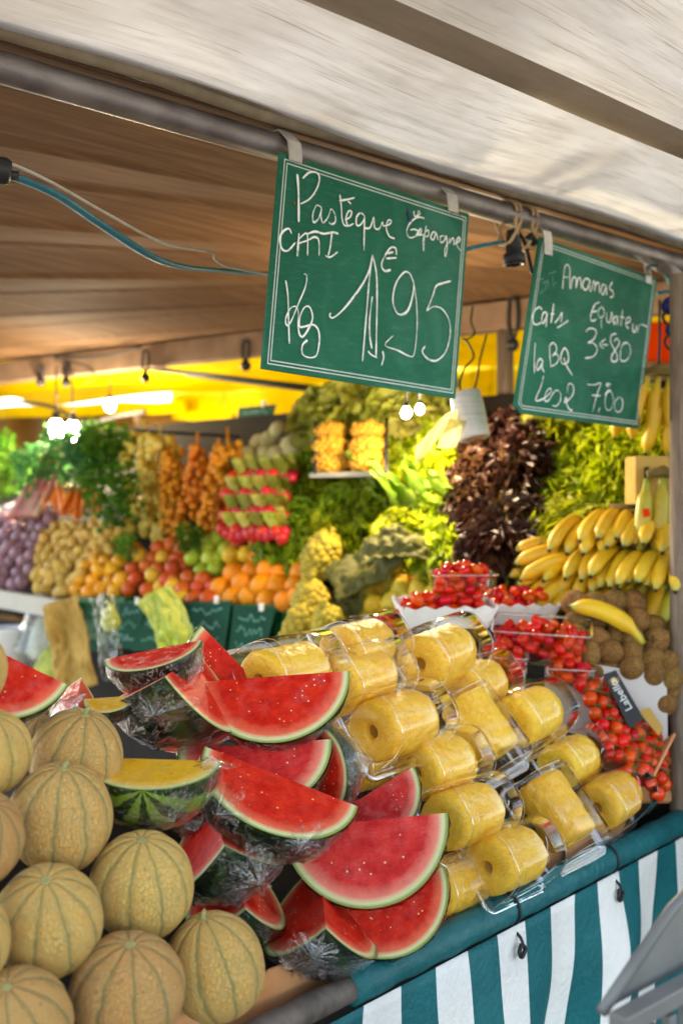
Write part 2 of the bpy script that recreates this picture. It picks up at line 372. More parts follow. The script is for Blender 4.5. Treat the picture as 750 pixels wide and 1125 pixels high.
m_fleshp = flesh('watermelon_flesh_pink', (.50, .006, .010), (.76, .050, .042), (.84, .25, .18), (.24, .32, .08), (.74, .50, .30))
m_fleshy = flesh('watermelon_flesh_yellow', (.72, .36, .015), (.78, .44, .03), (.82, .55, .12), (.20, .30, .03), (.25, .16, .04))
def rind(name, d, l, n=9, ax=2, wb=1.8):
    t = NT(name); tc = t.coords(rnd=False); s = t.n('ShaderNodeSeparateXYZ', {0: tc})
    ang = t.math('ARCTAN2', s.outputs[1], s.outputs[ax])
    w = t.math('MULTIPLY', t.math('SUBTRACT', t.noise(t.coords(), 6, 5, .7), .5), 1.6)
    f = t.math('SINE', t.math('ADD', t.math('MULTIPLY', ang, n), t.math('MULTIPLY', w, wb)))
    nz = t.noise(t.coords(), 14, 5, .7)
    c = t.mixc(t.ramp(t.math('ADD', f, t.math('MULTIPLY', nz, .9)), [(.15, (0, 0, 0)), (.75, (1, 1, 1))]), d, l)
    return t.done(t.pbsdf(Base_Color=c, Roughness=.4, **{'Specular_IOR_Level': .15}))
m_rind = rind('dark_green_rind', (.004, .012, .004), (.014, .040, .009))
m_rindl = rind('light_striped_rind', (.010, .035, .006), (.16, .27, .022), 9, 0, 2.2)
def pineapple_mat():
    t = NT('pineapple_flesh'); v = t.coords()
    n1 = t.noise(v, 16, 5, .6); n2 = t.noise(t.coords((1, 1, .5)), 260, 4, .7)
    vor = t.n('ShaderNodeTexVoronoi', {'Vector': t.coords((1, 1, 1)), 'Scale': 52.0}).outputs['Distance']
    c = t.ramp(n1, [(.3, (.90, .43, .010)), (.48, (.94, .51, .018)), (.72, (.96, .58, .045))])
    c = t.mixc(t.math('MULTIPLY', t.ramp(n2, [(.5, (0, 0, 0)), (.65, (1, 1, 1))]), .6), c, (.90, .70, .22))
    c = t.mixc(t.math('MULTIPLY', t.ramp(t.noise(t.coords((1, 1, .2)), 190, 4, .7), [(.52, (0, 0, 0)), (.7, (1, 1, 1))]), .5), c, (.60, .28, .008))
    c = vary(t, c, .08)
    h = t.math('ADD', n2, t.math('MULTIPLY', vor, -1.2))
    return t.done(t.pbsdf(Base_Color=c, Roughness=.38, Subsurface_Weight=.15, Subsurface_Scale=.008, Subsurface_Radius=(1, .6, .2), Normal=t.bump(h, 1.0, .0022)))
m_pine = pineapple_mat()
m_core = M('pineapple_core', [(.30, .16, .03), (.45, .25, .05)], 30, .6)
m_plum = M('plum_tomato_skin', [(.52, .012, .002), (.66, .035, .004)], 30, .22, 0, rand=.22, spec=.3)
m_vine = M('cherry_tomato_skin', [(.60, .018, .002), (.70, .050, .004)], 30, .18, 0, rand=.18, spec=.35)
m_vstem = M('tomato_stem', [(.045, .075, .015), (.10, .14, .035)], 40, .7)
def banana_mat(name, a, b, g):
    t = NT(name); z = t.n('ShaderNodeSeparateXYZ', {0: t.coords(None, 'Generated', False)}).outputs[2]
    n1 = t.noise(t.coords(), 14, 5)
    c = t.ramp(n1, [(.3, a), (.7, b)])
    sp = t.noise(t.coords(), 90, 3, .7); c = t.mixc(t.math('MULTIPLY', t.ramp(sp, [(.66, (0, 0, 0)), (.74, (1, 1, 1))]), .6), c, (.18, .09, .015))
    uv = t.n('ShaderNodeSeparateXYZ', {0: t.n('ShaderNodeUVMap').outputs[0]}).outputs[0]
    c = t.mixc(t.ramp(uv, [(.0, (1, 1, 1)), (.22, (0, 0, 0)), (.86, (0, 0, 0)), (.95, (1, 1, 1))]), c, g)
    c = t.mixc(t.ramp(uv, [(.955, (0, 0, 0)), (.975, (1, 1, 1))]), c, (.03, .018, .008))
    return t.done(t.pbsdf(Base_Color=vary(t, c, .14), Roughness=.45))
m_ban = banana_mat('banana_skin', (.66, .36, .012), (.76, .47, .025), (.42, .38, .04))
m_bang = banana_mat('greenish_banana_skin', (.40, .36, .03), (.58, .44, .04), (.24, .32, .04))
m_crown = M('banana_crown', [(.10, .06, .02), (.22, .15, .04)], 30, .8)
m_kiwi = M('kiwi_skin', [(.12, .058, .014), (.21, .105, .028), (.30, .16, .045)], 5, .85, .3, 60, rand=.2)
m_orange = M('orange_peel', [(.80, .22, .006), (.85, .29, .010)], 14, .42, .35, 160, rand=.08)
def apple_mat(name, a, b, c_, lo=.35, hi=.65):
    t = NT(name); n1 = t.noise(t.coords((1, 1, .6)), 16, 4); n2 = t.noise(t.coords((4, 4, .5)), 30, 3)
    f = t.math('ADD', t.math('MULTIPLY', n1, .7), t.math('MULTIPLY', n2, .3))
    c = t.ramp(f, [(lo, a), ((lo + hi) / 2, b), (hi, c_)])
    return t.done(t.pbsdf(Base_Color=vary(t, c, .16), Roughness=.38, **{'Specular_IOR_Level': .2}))
m_apr = apple_mat('red_apple_skin', (.42, .02, .008), (.52, .06, .012), (.60, .22, .03))
m_apg = apple_mat('green_apple_skin', (.26, .36, .02), (.36, .42, .03), (.42, .46, .06))
m_apy = apple_mat('yellow_red_apple_skin', (.55, .10, .012), (.68, .40, .03), (.70, .50, .06))
m_pear = apple_mat('yellow_pear_skin', (.50, .36, .03), (.62, .47, .05), (.62, .24, .03), .3, .75)
m_mand = apple_mat('nectarine_skin', (.70, .13, .01), (.78, .34, .02), (.78, .46, .04))
m_pot = M('potato_skin', [(.42, .22, .035), (.56, .34, .07), (.62, .42, .12)], 14, .6, .2, 60, rand=.12)
m_onion = M('purple_onion_skin', [(.13, .045, .055), (.24, .11, .13), (.36, .22, .26)], 9, .35, 0, rand=.2)
m_garlic = M('pale_garlic', [(.55, .48, .50), (.66, .60, .62)], 9, .5, .1, 30, rand=.1)
def leafm(name, stops, rough=.5, trans=.5, scale=16, rand=.28): return M(name, stops, scale, rough, .25, 60, rand=rand, trans=trans)
m_let = leafm('lettuce_leaf', [(.20, .28, .008), (.36, .45, .016), (.56, .60, .05)])
m_letd = leafm('dark_lettuce_leaf', [(.12, .23, .010), (.25, .40, .02), (.42, .56, .04)])
m_fris = leafm('frisee_leaf', [(.26, .34, .010), (.44, .50, .018), (.62, .64, .06)])
m_romaine = leafm('romaine_leaf', [(.12, .26, .02), (.27, .40, .05), (.46, .52, .14)])
m_redlet = leafm('red_oak_leaf', [(.022, .010, .007), (.055, .020, .012), (.13, .065, .016)], .4, .15)
m_herb = leafm('parsley_leaf', [(.04, .15, .014), (.10, .28, .026), (.24, .44, .06)])
m_fennel = leafm('fennel_frond', [(.05, .24, .07), (.11, .36, .11), (.22, .48, .15)])
m_paperg = M('dark_green_paper', [(.06, .06, .012), (.13, .12, .025)], 6, .6, .2, 20)
m_carrot = M('carrot_skin', [(.72, .16, .012), (.80, .24, .025)], 20, .5, .2, 60, rand=.1)
m_rhub = M('rhubarb_stalk', [(.45, .06, .08), (.50, .22, .16), (.42, .42, .18)], 6, .4, 0, (1, 1, .4), rand=.2)
m_radish = M('radish_skin', [(.52, .012, .02), (.62, .03, .04)], 20, .3, rand=.15)
m_physalis = M('yellow_hanging_fruit', [(.66, .42, .04), (.78, .56, .10), (.82, .66, .22)], 20, .5, .2, 60, rand=.15)
m_chilli = M('orange_hanging_fruit', [(.62, .16, .01), (.74, .30, .02)], 20, .35, rand=.15)
m_cauli = M('cauliflower_curd', [(.60, .52, .22), (.72, .66, .36)], 40, .8, .6, 120, rand=.08)
m_net = M('orange_net_sack', [(.60, .26, .02), (.74, .40, .05)], 30, .6, .3, 120, rand=.1)
m_netp = M('potato_net', [(.34, .25, .02), (.58, .42, .05)], 22, .5, .5, 60, rand=.1)
m_cabb = leafm('pale_cabbage_leaf', [(.40, .44, .05), (.58, .58, .10), (.74, .70, .24)])
m_roll = M('plastic_roll', [(.60, .55, .55), (.78, .74, .74)], 10, .25, .25, 90, (1, 1, 12), coat=.3)
m_rollc = M('cardboard_core', [(.30, .15, .06), (.42, .22, .1)], 20, .8)
m_bagstrip = M('translucent_bag', [(.62, .58, .25), (.72, .68, .36)], 12, .35, .3, 30, trans=.5)
m_bagw = M('white_bag', [(.62, .64, .56), (.78, .79, .72)], 10, .35, .4, 20, trans=.35)
m_bagy = M('yellow_green_packet', [(.42, .50, .06), (.62, .62, .16)], 6, .4, .2, 20)
def emit(name, col, st):
    t = NT(name); return t.done(t.n('ShaderNodeEmission', {'Color': col, 'Strength': st}).outputs[0])
m_bulb = emit('lit_bulb', (1, .93, .78), 40)
# ================================================================ the place
g = G(); g.add([(-60, -60, 0), (60, -60, 0), (60, 60, 0), (-60, 60, 0)], [(0, 1, 2, 3)])
tag(g.ob('ground', m_pave), kind='structure')

# ---- awnings, pipe, beam, post
def sheet(name, fn, nu, nv, m, label, cat='awning', th=.004):
    g = G(); g.grid(fn, nu, nv)
    o = g.ob(name, m); md = o.modifiers.new('Solidify', 'SOLIDIFY'); md.thickness = th
    return tag(o, label, cat)
def front(u, v):
    s = -1.6 + 4.6 * u; t = t0_ + (t1_ - t0_) * v
    z = .045 + .025 * t - .018 * math.sin(PI * min(1, t / .5)) * (0 < t < .5) + .010 * math.sin(s * 5.3 + t * 4) * math.sin(t * 6)
    return PA + PD * s + PO * t + UP * (z + .012 * noise.noise(V((s * 1.3, t * 5, 0))))
fa = thing('front_awning', 'weathered white canvas awning overhead in front of the metal pipe', 'awning', PA)
for t0_, t1_ in ((-.075, 1.45), (2.15, 4.3)):  # second span is unseen, added past an open slot to shape the light
    g = G(); g.grid(front, 90, 40); o = g.ob('canvas', m_awn, fa); md = o.modifiers.new('Solidify', 'SOLIDIFY'); md.thickness = .004
g = G()
bw = lambda s, t: PA + PD * s + PO * t + UP * (.045 + .035 * t / 1.35 - .052 - .012 * max(0, math.sin(PI * (t - .49) / .085)) + .006 * noise.noise(V((s * 1.5, t * 4, 3))))
g.grid(lambda u, v: bw(-1.6 + 4.6 * u, .49 + .085 * v), 70, 8)
tag(g.ob('awning_band', m_band), 'brown folded canvas sleeve running across the underside of the white awning', 'canvas sleeve')
hp = [PA + PD * (s * .25) + PO * .03 + UP * (.048 + .004 * math.sin(s * 2.1)) for s in range(-6, 13)]
g = G(); g.tube(hp, .016, 10); g.tube([p + PO * .022 + UP * .008 for p in hp], .010, 8)
tag(g.ob('awning_hem', m_hem), 'rolled khaki hem of the white awning lying along the metal pipe', 'awning hem')
pr = thing('awning_pipe', 'scuffed galvanised metal pipe carrying the awning and the price boards', 'pipe', PA + PD * -1.5)
g = G(); g.tube([PA + PD * (-1.5 + .5 * i) for i in range(0, 9)], .0255, 28); g.ob('pipe', m_steel, pr)
g = G(); g.tube([PA + PD * -.13, PA + PD * -.03], .029, 28); g.ob('collar', m_steel, pr)
KB0 = V((.587, .809, 0))
def inner(u, v):
    s = -1.7 + 4.4 * u
    a = PA + PD * s + UP * .038 + PO * .02
    b = KA + KD * (-1.25 + 4.05 * u) + UP * .060 + KB0 * .03
    p = a.lerp(b, v)
    q = (v * 11 + .12 * math.sin(s * 1.3)) % 1.0
    r = .010 * math.sin(v * 34 + s * .6) + .012 * noise.noise(V((s * .5, v * 9, 1.7))) - .009 * math.exp(-((q - .5) / .06) ** 2)
    return p + UP * (r * math.sin(PI * min(1, v * 8) / 2) + .03 * math.sin(v * PI))
sheet('rear_awning', inner, 50, 260, m_awnin, 'brown canvas awning with long folds behind the metal pipe')
g = G(); g.box(KA + KD * .9, KD, KO, UP, 3.0, .03, .052)
o = g.ob('roof_beam', m_beam, smooth=False); bevel(o.data, .006); tag(o, 'long brown metal beam at the back edge of the brown canvas', 'beam')
# posts
def post(name, label, p, top, r, m):
    t = thing(name, label, 'post', p)
    gg = G(); gg.tube([V(p) + UP * .012, V((p[0], p[1], top))], r, 24); gg.ob('pole', m, t)
    gg = G(); gg.lathe([(0, 0), (.09, 0), (.09, .012), (r + .004, .013), (r + .004, .06), (0, .06)], 24, 0, T(V(p))); gg.ob('foot', m, t)
    return t
pp = at(746.5, 600, 2.735); pt = post('awning_post', 'upright weathered metal post at the right edge beside the bananas', (pp.x, pp.y, 0), at(745, 302, 2.735).z, .0245, m_post)
g = G(); ptop = V((pp.x, pp.y, at(745, 308, 2.735).z)); pj = PA + PD * 1.93 - UP * .02; g.tube(smooth_pts([ptop - UP * .02, ptop + UP * .005 + (pj - ptop) * .2, pj]), .017, 12); g.ob('bracket', m_steel, pt)
pk = KA + KD * 2.86; post('awning_post', 'metal post holding the far end of the brown beam', (pk.x, pk.y, 0), KA.z, .03, m_post)
pk = KA + KD * -1.9; post('awning_post', 'metal post holding the left end of the brown beam', (pk.x, pk.y, 0), KA.z, .03, m_post)
pk = PA + PD * -1.35; post('awning_post', 'metal post under the near end of the awning pipe', (pk.x, pk.y, 0), PA.z, .024, m_post)
# yellow canvas behind the beam
KB = -KO if KO.dot(V((0, 1, 0))) < 0 else KO
def yel(u, v):
    s = -1.5 + 5.6 * u
    return KA + KD * s + KB * (.06 + 1.45 * v) + UP * (.10 - .04 * v + .02 * math.sin(v * 17) + .015 * math.sin(s * 3 + v * 3))
sheet('yellow_awning', yel, 40, 40, m_yellow, 'bright yellow canvas awning beyond the brown beam')
def yel2(u, v):
    s = -.30 + 4.55 * u
    return KA + KD * s + KB * (1.55 + .03 * math.sin(s * 9)) + UP * (.052 - (.20 + .03 * math.sin(s * 4)) * v)
sheet('yellow_valance', yel2, 60, 6, m_yellow, 'yellow canvas valance hanging down behind the lettuce display')
def yel3(u, v):
    q = at(-90, 562.5, 7.7).lerp(at(205, 562.5, 6.95), u)
    return q + V((0, .02 * math.sin(u * 30), .685 - .075 * v + .006 * math.sin(u * 19)))
sheet('yellow_awning', yel3, 30, 8, m_yellow, 'lower strip of yellow canvas at the far left past the bright gap')
# thin dark poles under the yellow canvas
for i, (a, b, lab) in enumerate([(at(160, 404, 5.2), at(470, 440, 5.1), 'thin dark pole under the yellow canvas, the upper one'), (at(205, 411, 5.6), at(520, 452, 5.4), 'thin dark pole under the yellow canvas, the lower one')]):
    g = G(); g.tube([a, b], .011, 10); tag(g.ob('canopy_pole', m_black), lab, 'pole')
# red canvas at the right
p0 = at(690, 352, 4.2); p1 = at(790, 350, 4.0)
def redf(u, v): return p0.lerp(p1, u) - UP * (.165 * v) + V((0, .05 * math.sin(v * 3 + u * 4), 0))
sheet('red_canvas', redf, 12, 8, m_red, 'orange red canvas flap hanging behind the second price board')
g = G(); a, b = at(690, 402, 4.15), at(800, 410, 3.95); g.tube([a, b], .022, 10); tag(g.ob('canopy_pole', m_beam), 'brown pole under the red canvas by the right post', 'pole')
g = G(); a, b = at(690, 413, 4.1), at(800, 424, 3.9); g.tube([a, b], .014, 10); tag(g.ob('canopy_pole', m_beam), 'thin brown pole above the hanging bananas', 'pole')
# back curtains
def curtain(name, a, b, z0, z1, m, label):
    a = V(a); b = V(b); d = (b - a).normalized(); nn = V((-d.y, d.x, 0)); L = (b - a).length
    f = lambda u, v: a.lerp(b, u) * 1.0 + nn * (.05 * math.sin(u * L * 9) + .02 * math.sin(u * L * 23)) + UP * (z0 + (z1 - z0) * v)
    sheet(name, lambda u, v: V((*f(u, v).xy, z0 + (z1 - z0) * v)), int(L * 22), 4, m, label, 'curtain')
def kb(s, d): return KA + KD * s + KB * d
curtain('back_curtain', at(-90, 600, 7.9), at(225, 600, 7.1), 0, H + .665, m_curtb, 'brown tarpaulin wall closing the far left of the stall')
curtain('back_curtain', kb(.92, 1.62), kb(4.4, 1.62), 0, H + .42, m_curtg, 'dark green tarpaulin wall behind the salad display')
curtain('back_curtain', at(255, 600, 6.9), at(330, 600, 6.7), 0, H + .60, m_curtb, 'narrow brown tarpaulin flap right of the bright gap')

# ---- bungee cords on the beam
def bungee(px, py, ln, label, m=m_black, ballm=m_black, d=None, two=True):
    p = at(px, py, 5) if d is None else at(px, py, d)
    if d is None:
        r = ray(px, py); n_ = V((KO.x, KO.y, 0)); p = CAM + r * ((KA - KB * .045 - CAM).dot(n_) / r.dot(n_))
    t = thing('bungee_cord', label, 'bungee cord', p, 'ball bungee cords tied to the roof beam')
    gg = G(); w = .014
    gg.tube(smooth_pts([p + KD * -w, p + KD * (-w * 1.3) - UP * ln * .6, p - UP * ln, p + KD * w * 1.3 - UP * ln * .6, p + KD * w, p - KD * w + UP * .002]), .0065, 6); gg.ob('loop', m_cord, t)
    gg = G(); gg.lathe([(.023 * math.sin(PI * k / 8), .023 * math.cos(PI * k / 8)) for k in range(9)], 12, 0, T(p - UP * (ln + .016))); gg.ob('ball', ballm, t)
    return t
bungee(45, 402, .06, 'black elastic loop at the left end of the brown beam')
bungee(73, 400, .07, 'black ball bungee cord on the brown beam near the far lamp')
bungee(160, 386, .10, 'black ball bungee cord hanging alone in the middle of the left half of the beam')
bungee(270, 375, .085, 'black ball bungee cord on the beam just left of the watermelon price board')
bungee(563, 330, .14, 'black ball bungee cord on the beam left of the pineapple price board')
# cord lines along the beam
g = G(); g.tube(smooth_pts([at(60, 392, 5.3), at(110, 391, 5.2), at(155, 381, 5.0)]), .006, 6); g.tube(smooth_pts([at(60, 395, 5.3), at(95, 402, 5.2), at(105, 415, 5.2), at(92, 421, 5.2)]), .004, 6)
tag(g.ob('loose_cord', m_cord), 'loose black cord looped along the brown beam', 'cord')
# white cable dangling left
g = G(); g.tube(smooth_pts([at(-10, 440, 6.9), at(50, 445, 6.8), at(80, 458, 6.7), at(100, 465, 6.6), at(125, 458, 6.6), at(160, 452, 6.5)]), .012, 8); tag(g.ob('hanging_cable', m_cord), 'dark cable sagging below the yellow canvas at far left', 'cable')

# ---- turquoise strap and string at left
g = G(); sp = smooth_pts([at(-12, 188, 1.83), at(8, 192, 1.85), at(60, 213, 1.95), at(110, 246, 2.1), at(165, 281, 2.25), at(200, 293, 2.35), at(240, 297, 2.45), at(300, 301, 2.55), at(420, 298, 2.62), at(520, 272, 2.66), at(552, 266, 2.68)])
g.tube(sp, .0125, 8, flat=.4); tag(g.ob('tie_strap', m_strap), 'turquoise webbing strap sagging under the brown canvas behind the price board', 'strap')
g = G(); g.tube(smooth_pts([at(-8, 176, 1.84), at(15, 181, 1.86), at(60, 202, 1.95), at(120, 236, 2.1), at(180, 267, 2.25), at(232, 277, 2.38), at(236, 285, 2.39), at(255, 294, 2.44), at(310, 304, 2.54)]), .0028, 6)
tag(g.ob('thin_string', m_string), 'thin pale string running above the turquoise strap', 'string')
p = at(-2, 187, 1.83); t = thing('clamp', 'black clamp holding the turquoise strap at the left edge', 'clamp', p)
g = G(); g.lathe([(0, -.02), (.018, -.02), (.022, -.012), (.022, .012), (.018, .02), (0, .02)], 16, 0, frame(p, UP, (1, .4, -.1))); g.ob('body', m_black, t)
g = G(); g.tube([p - UP * .005, p + V((.03, .012, -.006))], .008, 8); g.ob('jaw', m_black, t)
# strap and balls beside the right post
g = G(); g.tube(smooth_pts([at(716, 291, 3.0), at(727, 296, 3.02), at(738, 314, 3.04), at(744, 332, 3.06)]), .011, 8, flat=.3); g.tube(smooth_pts([at(722, 322, 3.03), at(735, 320, 3.04), at(760, 318, 3.05)]), .016, 8, flat=.3)
tag(g.ob('tie_strap', m_strap), 'turquoise strap knotted round pipe and post at the right', 'strap')
for px, py, r, lab in [(736, 336, .024, 'dark blue bungee ball high beside the right post'), (738, 363, .019, 'dark blue bungee ball hanging lower beside the right post')]:
    p = at(px, py, 2.92); t = thing('bungee_cord', lab, 'bungee cord', p)
    g = G(); g.lathe([(r * math.sin(PI * k / 10), r * math.cos(PI * k / 10)) for k in range(11)], 16, 0, T(p)); g.ob('ball', m_bluep, t)
    g = G(); q = p + V((-.006, -.004, -.0)); g.tube(smooth_pts([q, q + V((-.014, 0, -.03)), q + V((0, 0, -.05)), q + V((.014, 0, -.03)), q]), .004, 6); g.ob('loop', m_cord, t)

# ---- price boards
def ribbon(g, pts3, w, n, mi=0, k=5, taper=True):
    ps = smooth_pts(pts3, k); m = len(ps); L = []
    for i, p in enumerate(ps):
        d = (ps[min(i + 1, m - 1)] - ps[max(i - 1, 0)]); d = d.normalized() if d.length > 1e-9 else V((1, 0, 0))
        sd = d.cross(n).normalized()
        ww = w * (.80 + .55 * noise.noise(p * 23) + .3 * noise.noise(p * 90))
        ww *= .88
        if taper and (i == 0 or i == m - 1): ww *= .55
        L += [p - sd * ww / 2, p + sd * ww / 2]
    g.add(L, [(2 * i, 2 * i + 1, 2 * i + 3, 2 * i + 2) for i in range(m - 1)], mi)
def sign(label, A, nn, corners, strokes, clips, gcut=None):
    """corners: pixel polygon, clockwise from top left; all on the plane through A with normal nn (towards the viewer)"""
    P = lambda px, py, off=0: plane_hit(px, py, A + nn * off, nn)
    c3 = [P(*c) for c in corners]; base = min(c3, key=lambda v: v.z)
    t = thing('price_board', label, 'price board', base)
    k = len(c3); vs = c3 + [c - nn * .006 for c in c3]
    fs = [tuple(range(k - 1, -1, -1)), tuple(range(k, 2 * k))] + [(i, (i + 1) % k, k + (i + 1) % k, k + i) for i in range(k)]
    o = obw('board', vs, fs, m_board, t, False)
    bm = bmesh.new(); bm.from_mesh(o.data); bmesh.ops.recalc_face_normals(bm, faces=bm.faces); bm.to_mesh(o.data); bm.free()
    cen = sum(c3, V()) / k
    g = G()
    for ins, w in ((.010, .0022), (.0165, .0022)):
        q = []
        for i in range(k):
            a = (c3[i] - c3[i - 1]).normalized(); b = (c3[(i + 1) % k] - c3[i]).normalized()
            na = nn.cross(a); nb = nn.cross(b)
            if na.dot(cen - c3[i]) < 0: na = -na
            if nb.dot(cen - c3[i]) < 0: nb = -nb
            bi = (na + nb); q.append((c3[i] + bi * (ins / (1 + na.dot(nb))), bi / (1 + na.dot(nb)) * w))
        for i in range(k):
            a, da = q[i]; b, db = q[(i + 1) % k]; e = nn * .0012
            g.add([a + e, b + e, b + db + e, a + da + e], [(0, 1, 2, 3)])
    g.ob('border_lines', m_line, t, False)
    g = G(); pxm = cen.y / F
    mats = []
    for st in strokes:
        w, pts = st[0], st[1]; mi = st[2] if len(st) > 2 else 0
        ribbon(g, [P(x, y, .0026 + mi * .0006) for x, y in pts], w * pxm, nn, mi)
    g.ob('chalk_writing', [m_chalk, m_faint, m_marker], t, False)
    for x, y in gcut or []:
        g = G(); p = P(x, y, .0022); g.lathe([(0, .001), (.0028, .0005), (.0032, 0)], 8, 0, frame(p, UP, nn)); g.ob('rivet', m_rust, t)
    for (x, y, hh, wd, m) in clips:
        p = P(x, y, .003); u = PD
        g = G(); pts = [p - UP * hh, p + UP * .005, p + UP * .03 - nn * .004, p + UP * .055 - nn * .03, p + UP * .055 - nn * .06]
        vs = []; 
        for q in pts: vs += [q - u * wd, q + u * wd]
        g.add(vs, [(2 * i, 2 * i + 1, 2 * i + 3, 2 * i + 2) for i in range(len(pts) - 1)])
        o = g.ob('clip', m, t, False); md = o.modifiers.new('Solidify', 'SOLIDIFY'); md.thickness = .003; md.offset = 1
        if hh > .012:
            g = G(); g.lathe([(0, .004), (.004, .003), (.005, 0)], 8, 0, frame(p - UP * hh * .6 + nn * .002, UP, nn)); g.ob('clip_rivet', m_black, o)
    return t
def zz(ox, oy, sc_, w, *lines):
    return [(w, [(ox + x / sc_, oy + y / sc_) for x, y in L]) for L in lines]
s1 = []
s1 += zz(290, 160, 6.25, 3.6, [(228,195),(236,300),(238,420),(238,525)])
s1 += zz(290, 160, 6.25, 2.5, [(265,225),(310,185),(360,185),(380,225),(360,300),(310,365),(250,400)], [(350,325),(310,370),(255,400)],
  [(395,425),(360,410),(335,470),(340,525),(375,500),(395,430),(390,480),(405,530),(440,490),(460,435),(485,470),(490,520),(465,540),(445,525)],
  [(520,335),(530,420),(535,500),(550,545),(580,550),(615,535)], [(515,378),(570,370),(622,357)], [(575,380),(597,400)], [(555,510),(590,490),(600,455),(580,450),(562,500),(575,548),(600,545)],
  [(660,460),(635,490),(635,545),(665,540),(690,490),(665,460)], [(690,480),(688,560),(685,720)],
  [(190,605),(170,570),(130,590),(108,640),(125,710),(165,720),(215,665)], [(240,640),(290,600),(300,650),(298,755)], [(240,670),(300,650),(345,628),(375,650),(378,755)],
  [(290,610),(350,590),(410,605),(470,595),(510,605)], [(465,600),(455,690),(440,755)], [(420,755),(455,765),(505,730)])
s1 += zz(290, 160, 6.25, 3.6, [(240,600),(235,680),(228,760)])
s1 += zz(400, 200, 6.25, 2.3, [(0,315),(40,312),(65,240),(70,310),(100,322),(125,275),(130,300),(170,292),(185,268),(165,262),(150,310),(170,370),(208,388)],
  [(410,245),(360,245),(315,280),(290,340),(310,380),(345,375),(375,345),(345,325),(315,330)], [(355,362),(390,315),(385,355),(362,364),(410,362)], [(425,300),(410,390),(408,475),(402,420),(412,355),(438,330),(440,368),(415,375)],
  [(490,345),(470,345),(455,380),(475,395),(492,350),(505,400)], [(548,370),(522,375),(525,415),(550,400),(562,370),(568,450),(556,512),(552,460),(575,415)], [(585,385),(583,420),(605,385),(615,400),(613,432)], [(613,432),(655,400),(648,380),(630,410),(640,445),(662,470)],
  [(340,198),(345,235),(365,225),(370,198),(382,215),(360,240)], [(355,242),(385,240),(412,252)])
s1 += zz(400, 200, 6.25, 2.8, [(220,500),(215,455),(180,452),(140,510),(118,570),(140,610),(182,602)], [(150,525),(222,520)], [(160,490),(200,480)])
s1 += [(4.2, [(448, 229), (451.5, 244)], 2)]
s1 += zz(390, 260, 6.25, 3.2, [(0,400),(60,310),(100,220),(120,130)], [(118,125),(100,260),(75,560),(50,855)], [(120,130),(145,250),(150,420),(147,600),(143,828)], [(118,410),(100,560),(100,680),(115,770)], [(88,785),(110,810),(150,830)], [(188,785),(195,830),(180,885)],
  [(402,320),(375,255),(335,245),(280,320),(258,430),(280,515),(320,535),(365,500),(395,400),(402,320)], [(655,305),(600,320),(555,340),(530,410),(490,510)])
s1 += zz(390, 260, 6.25, 2.5, [(402,320),(420,450),(425,600),(415,740),(400,815),(370,820),(290,780),(205,745),(260,680)], [(490,510),(540,480),(600,500),(645,580),(650,680),(620,790),(560,850),(500,840),(460,790),(480,752)])
s1 += zz(285, 280, 6.25, 3.4, [(490,400),(480,418),(505,432),(560,390),(620,322),(665,258)])
s1 += zz(285, 280, 6.25, 2.4, [(180,175),(195,280),(200,450),(205,610)], [(305,130),(325,145),(315,220),(265,340),(220,450),(190,485),(180,440),(210,370),(250,355),(268,400),(265,480),(275,545),(300,560),(340,500),(365,430),(345,360),(310,360),(280,420),(275,490),(310,492),(370,480),(405,520),(410,600),(390,690),(340,705),(295,680),(295,620),(330,585)])
NS = V((.6893, -.7245, 0)).normalized()
A1 = PA + PD * .30 + NS * .040
sign('large green chalkboard pricing Pastèque Espagne at 1,95 a kilo', A1, NS, [(308,167),(515,235),(500,438),(288,405)], s1,
     [(324, 173, .008, .016, m_clipgrey), (497, 229, .008, .016, m_clipgrey)], [(322,174),(334,178),(496,233),(505,236),(323.5,223)])
s2 = []
s2 += [(1.5, [(570 + x / 9.375, 270 + y / 9.375) for x, y in L], 1) for L in ([(250,340),(210,350),(200,430),(220,490),(250,450)], [(240,390),(280,370),(265,465)], [(290,350),(310,430)], [(300,290),(380,265)], [(345,310),(345,410),(380,370)])]
s2 += zz(570, 270, 9.375, 2.6, [(445,445),(455,320),(470,220),(500,195),(520,240),(520,340),(520,445)], [(450,325),(505,322)], [(530,445),(540,370),(560,325),(585,340),(585,430),(602,350),(630,335),(635,445)], [(725,352),(680,340),(650,400),(670,450),(700,440),(728,360),(722,440),(740,475)],
  [(235,660),(210,635),(165,660),(135,730),(150,800),(190,810),(222,790)], [(285,690),(250,690),(230,760),(245,800),(275,740),(287,695),(275,840)], [(355,595),(340,700),(325,800)], [(320,705),(360,700)], [(365,795),(410,740),(440,690),(430,790)], [(390,845),(440,815),(505,770)])
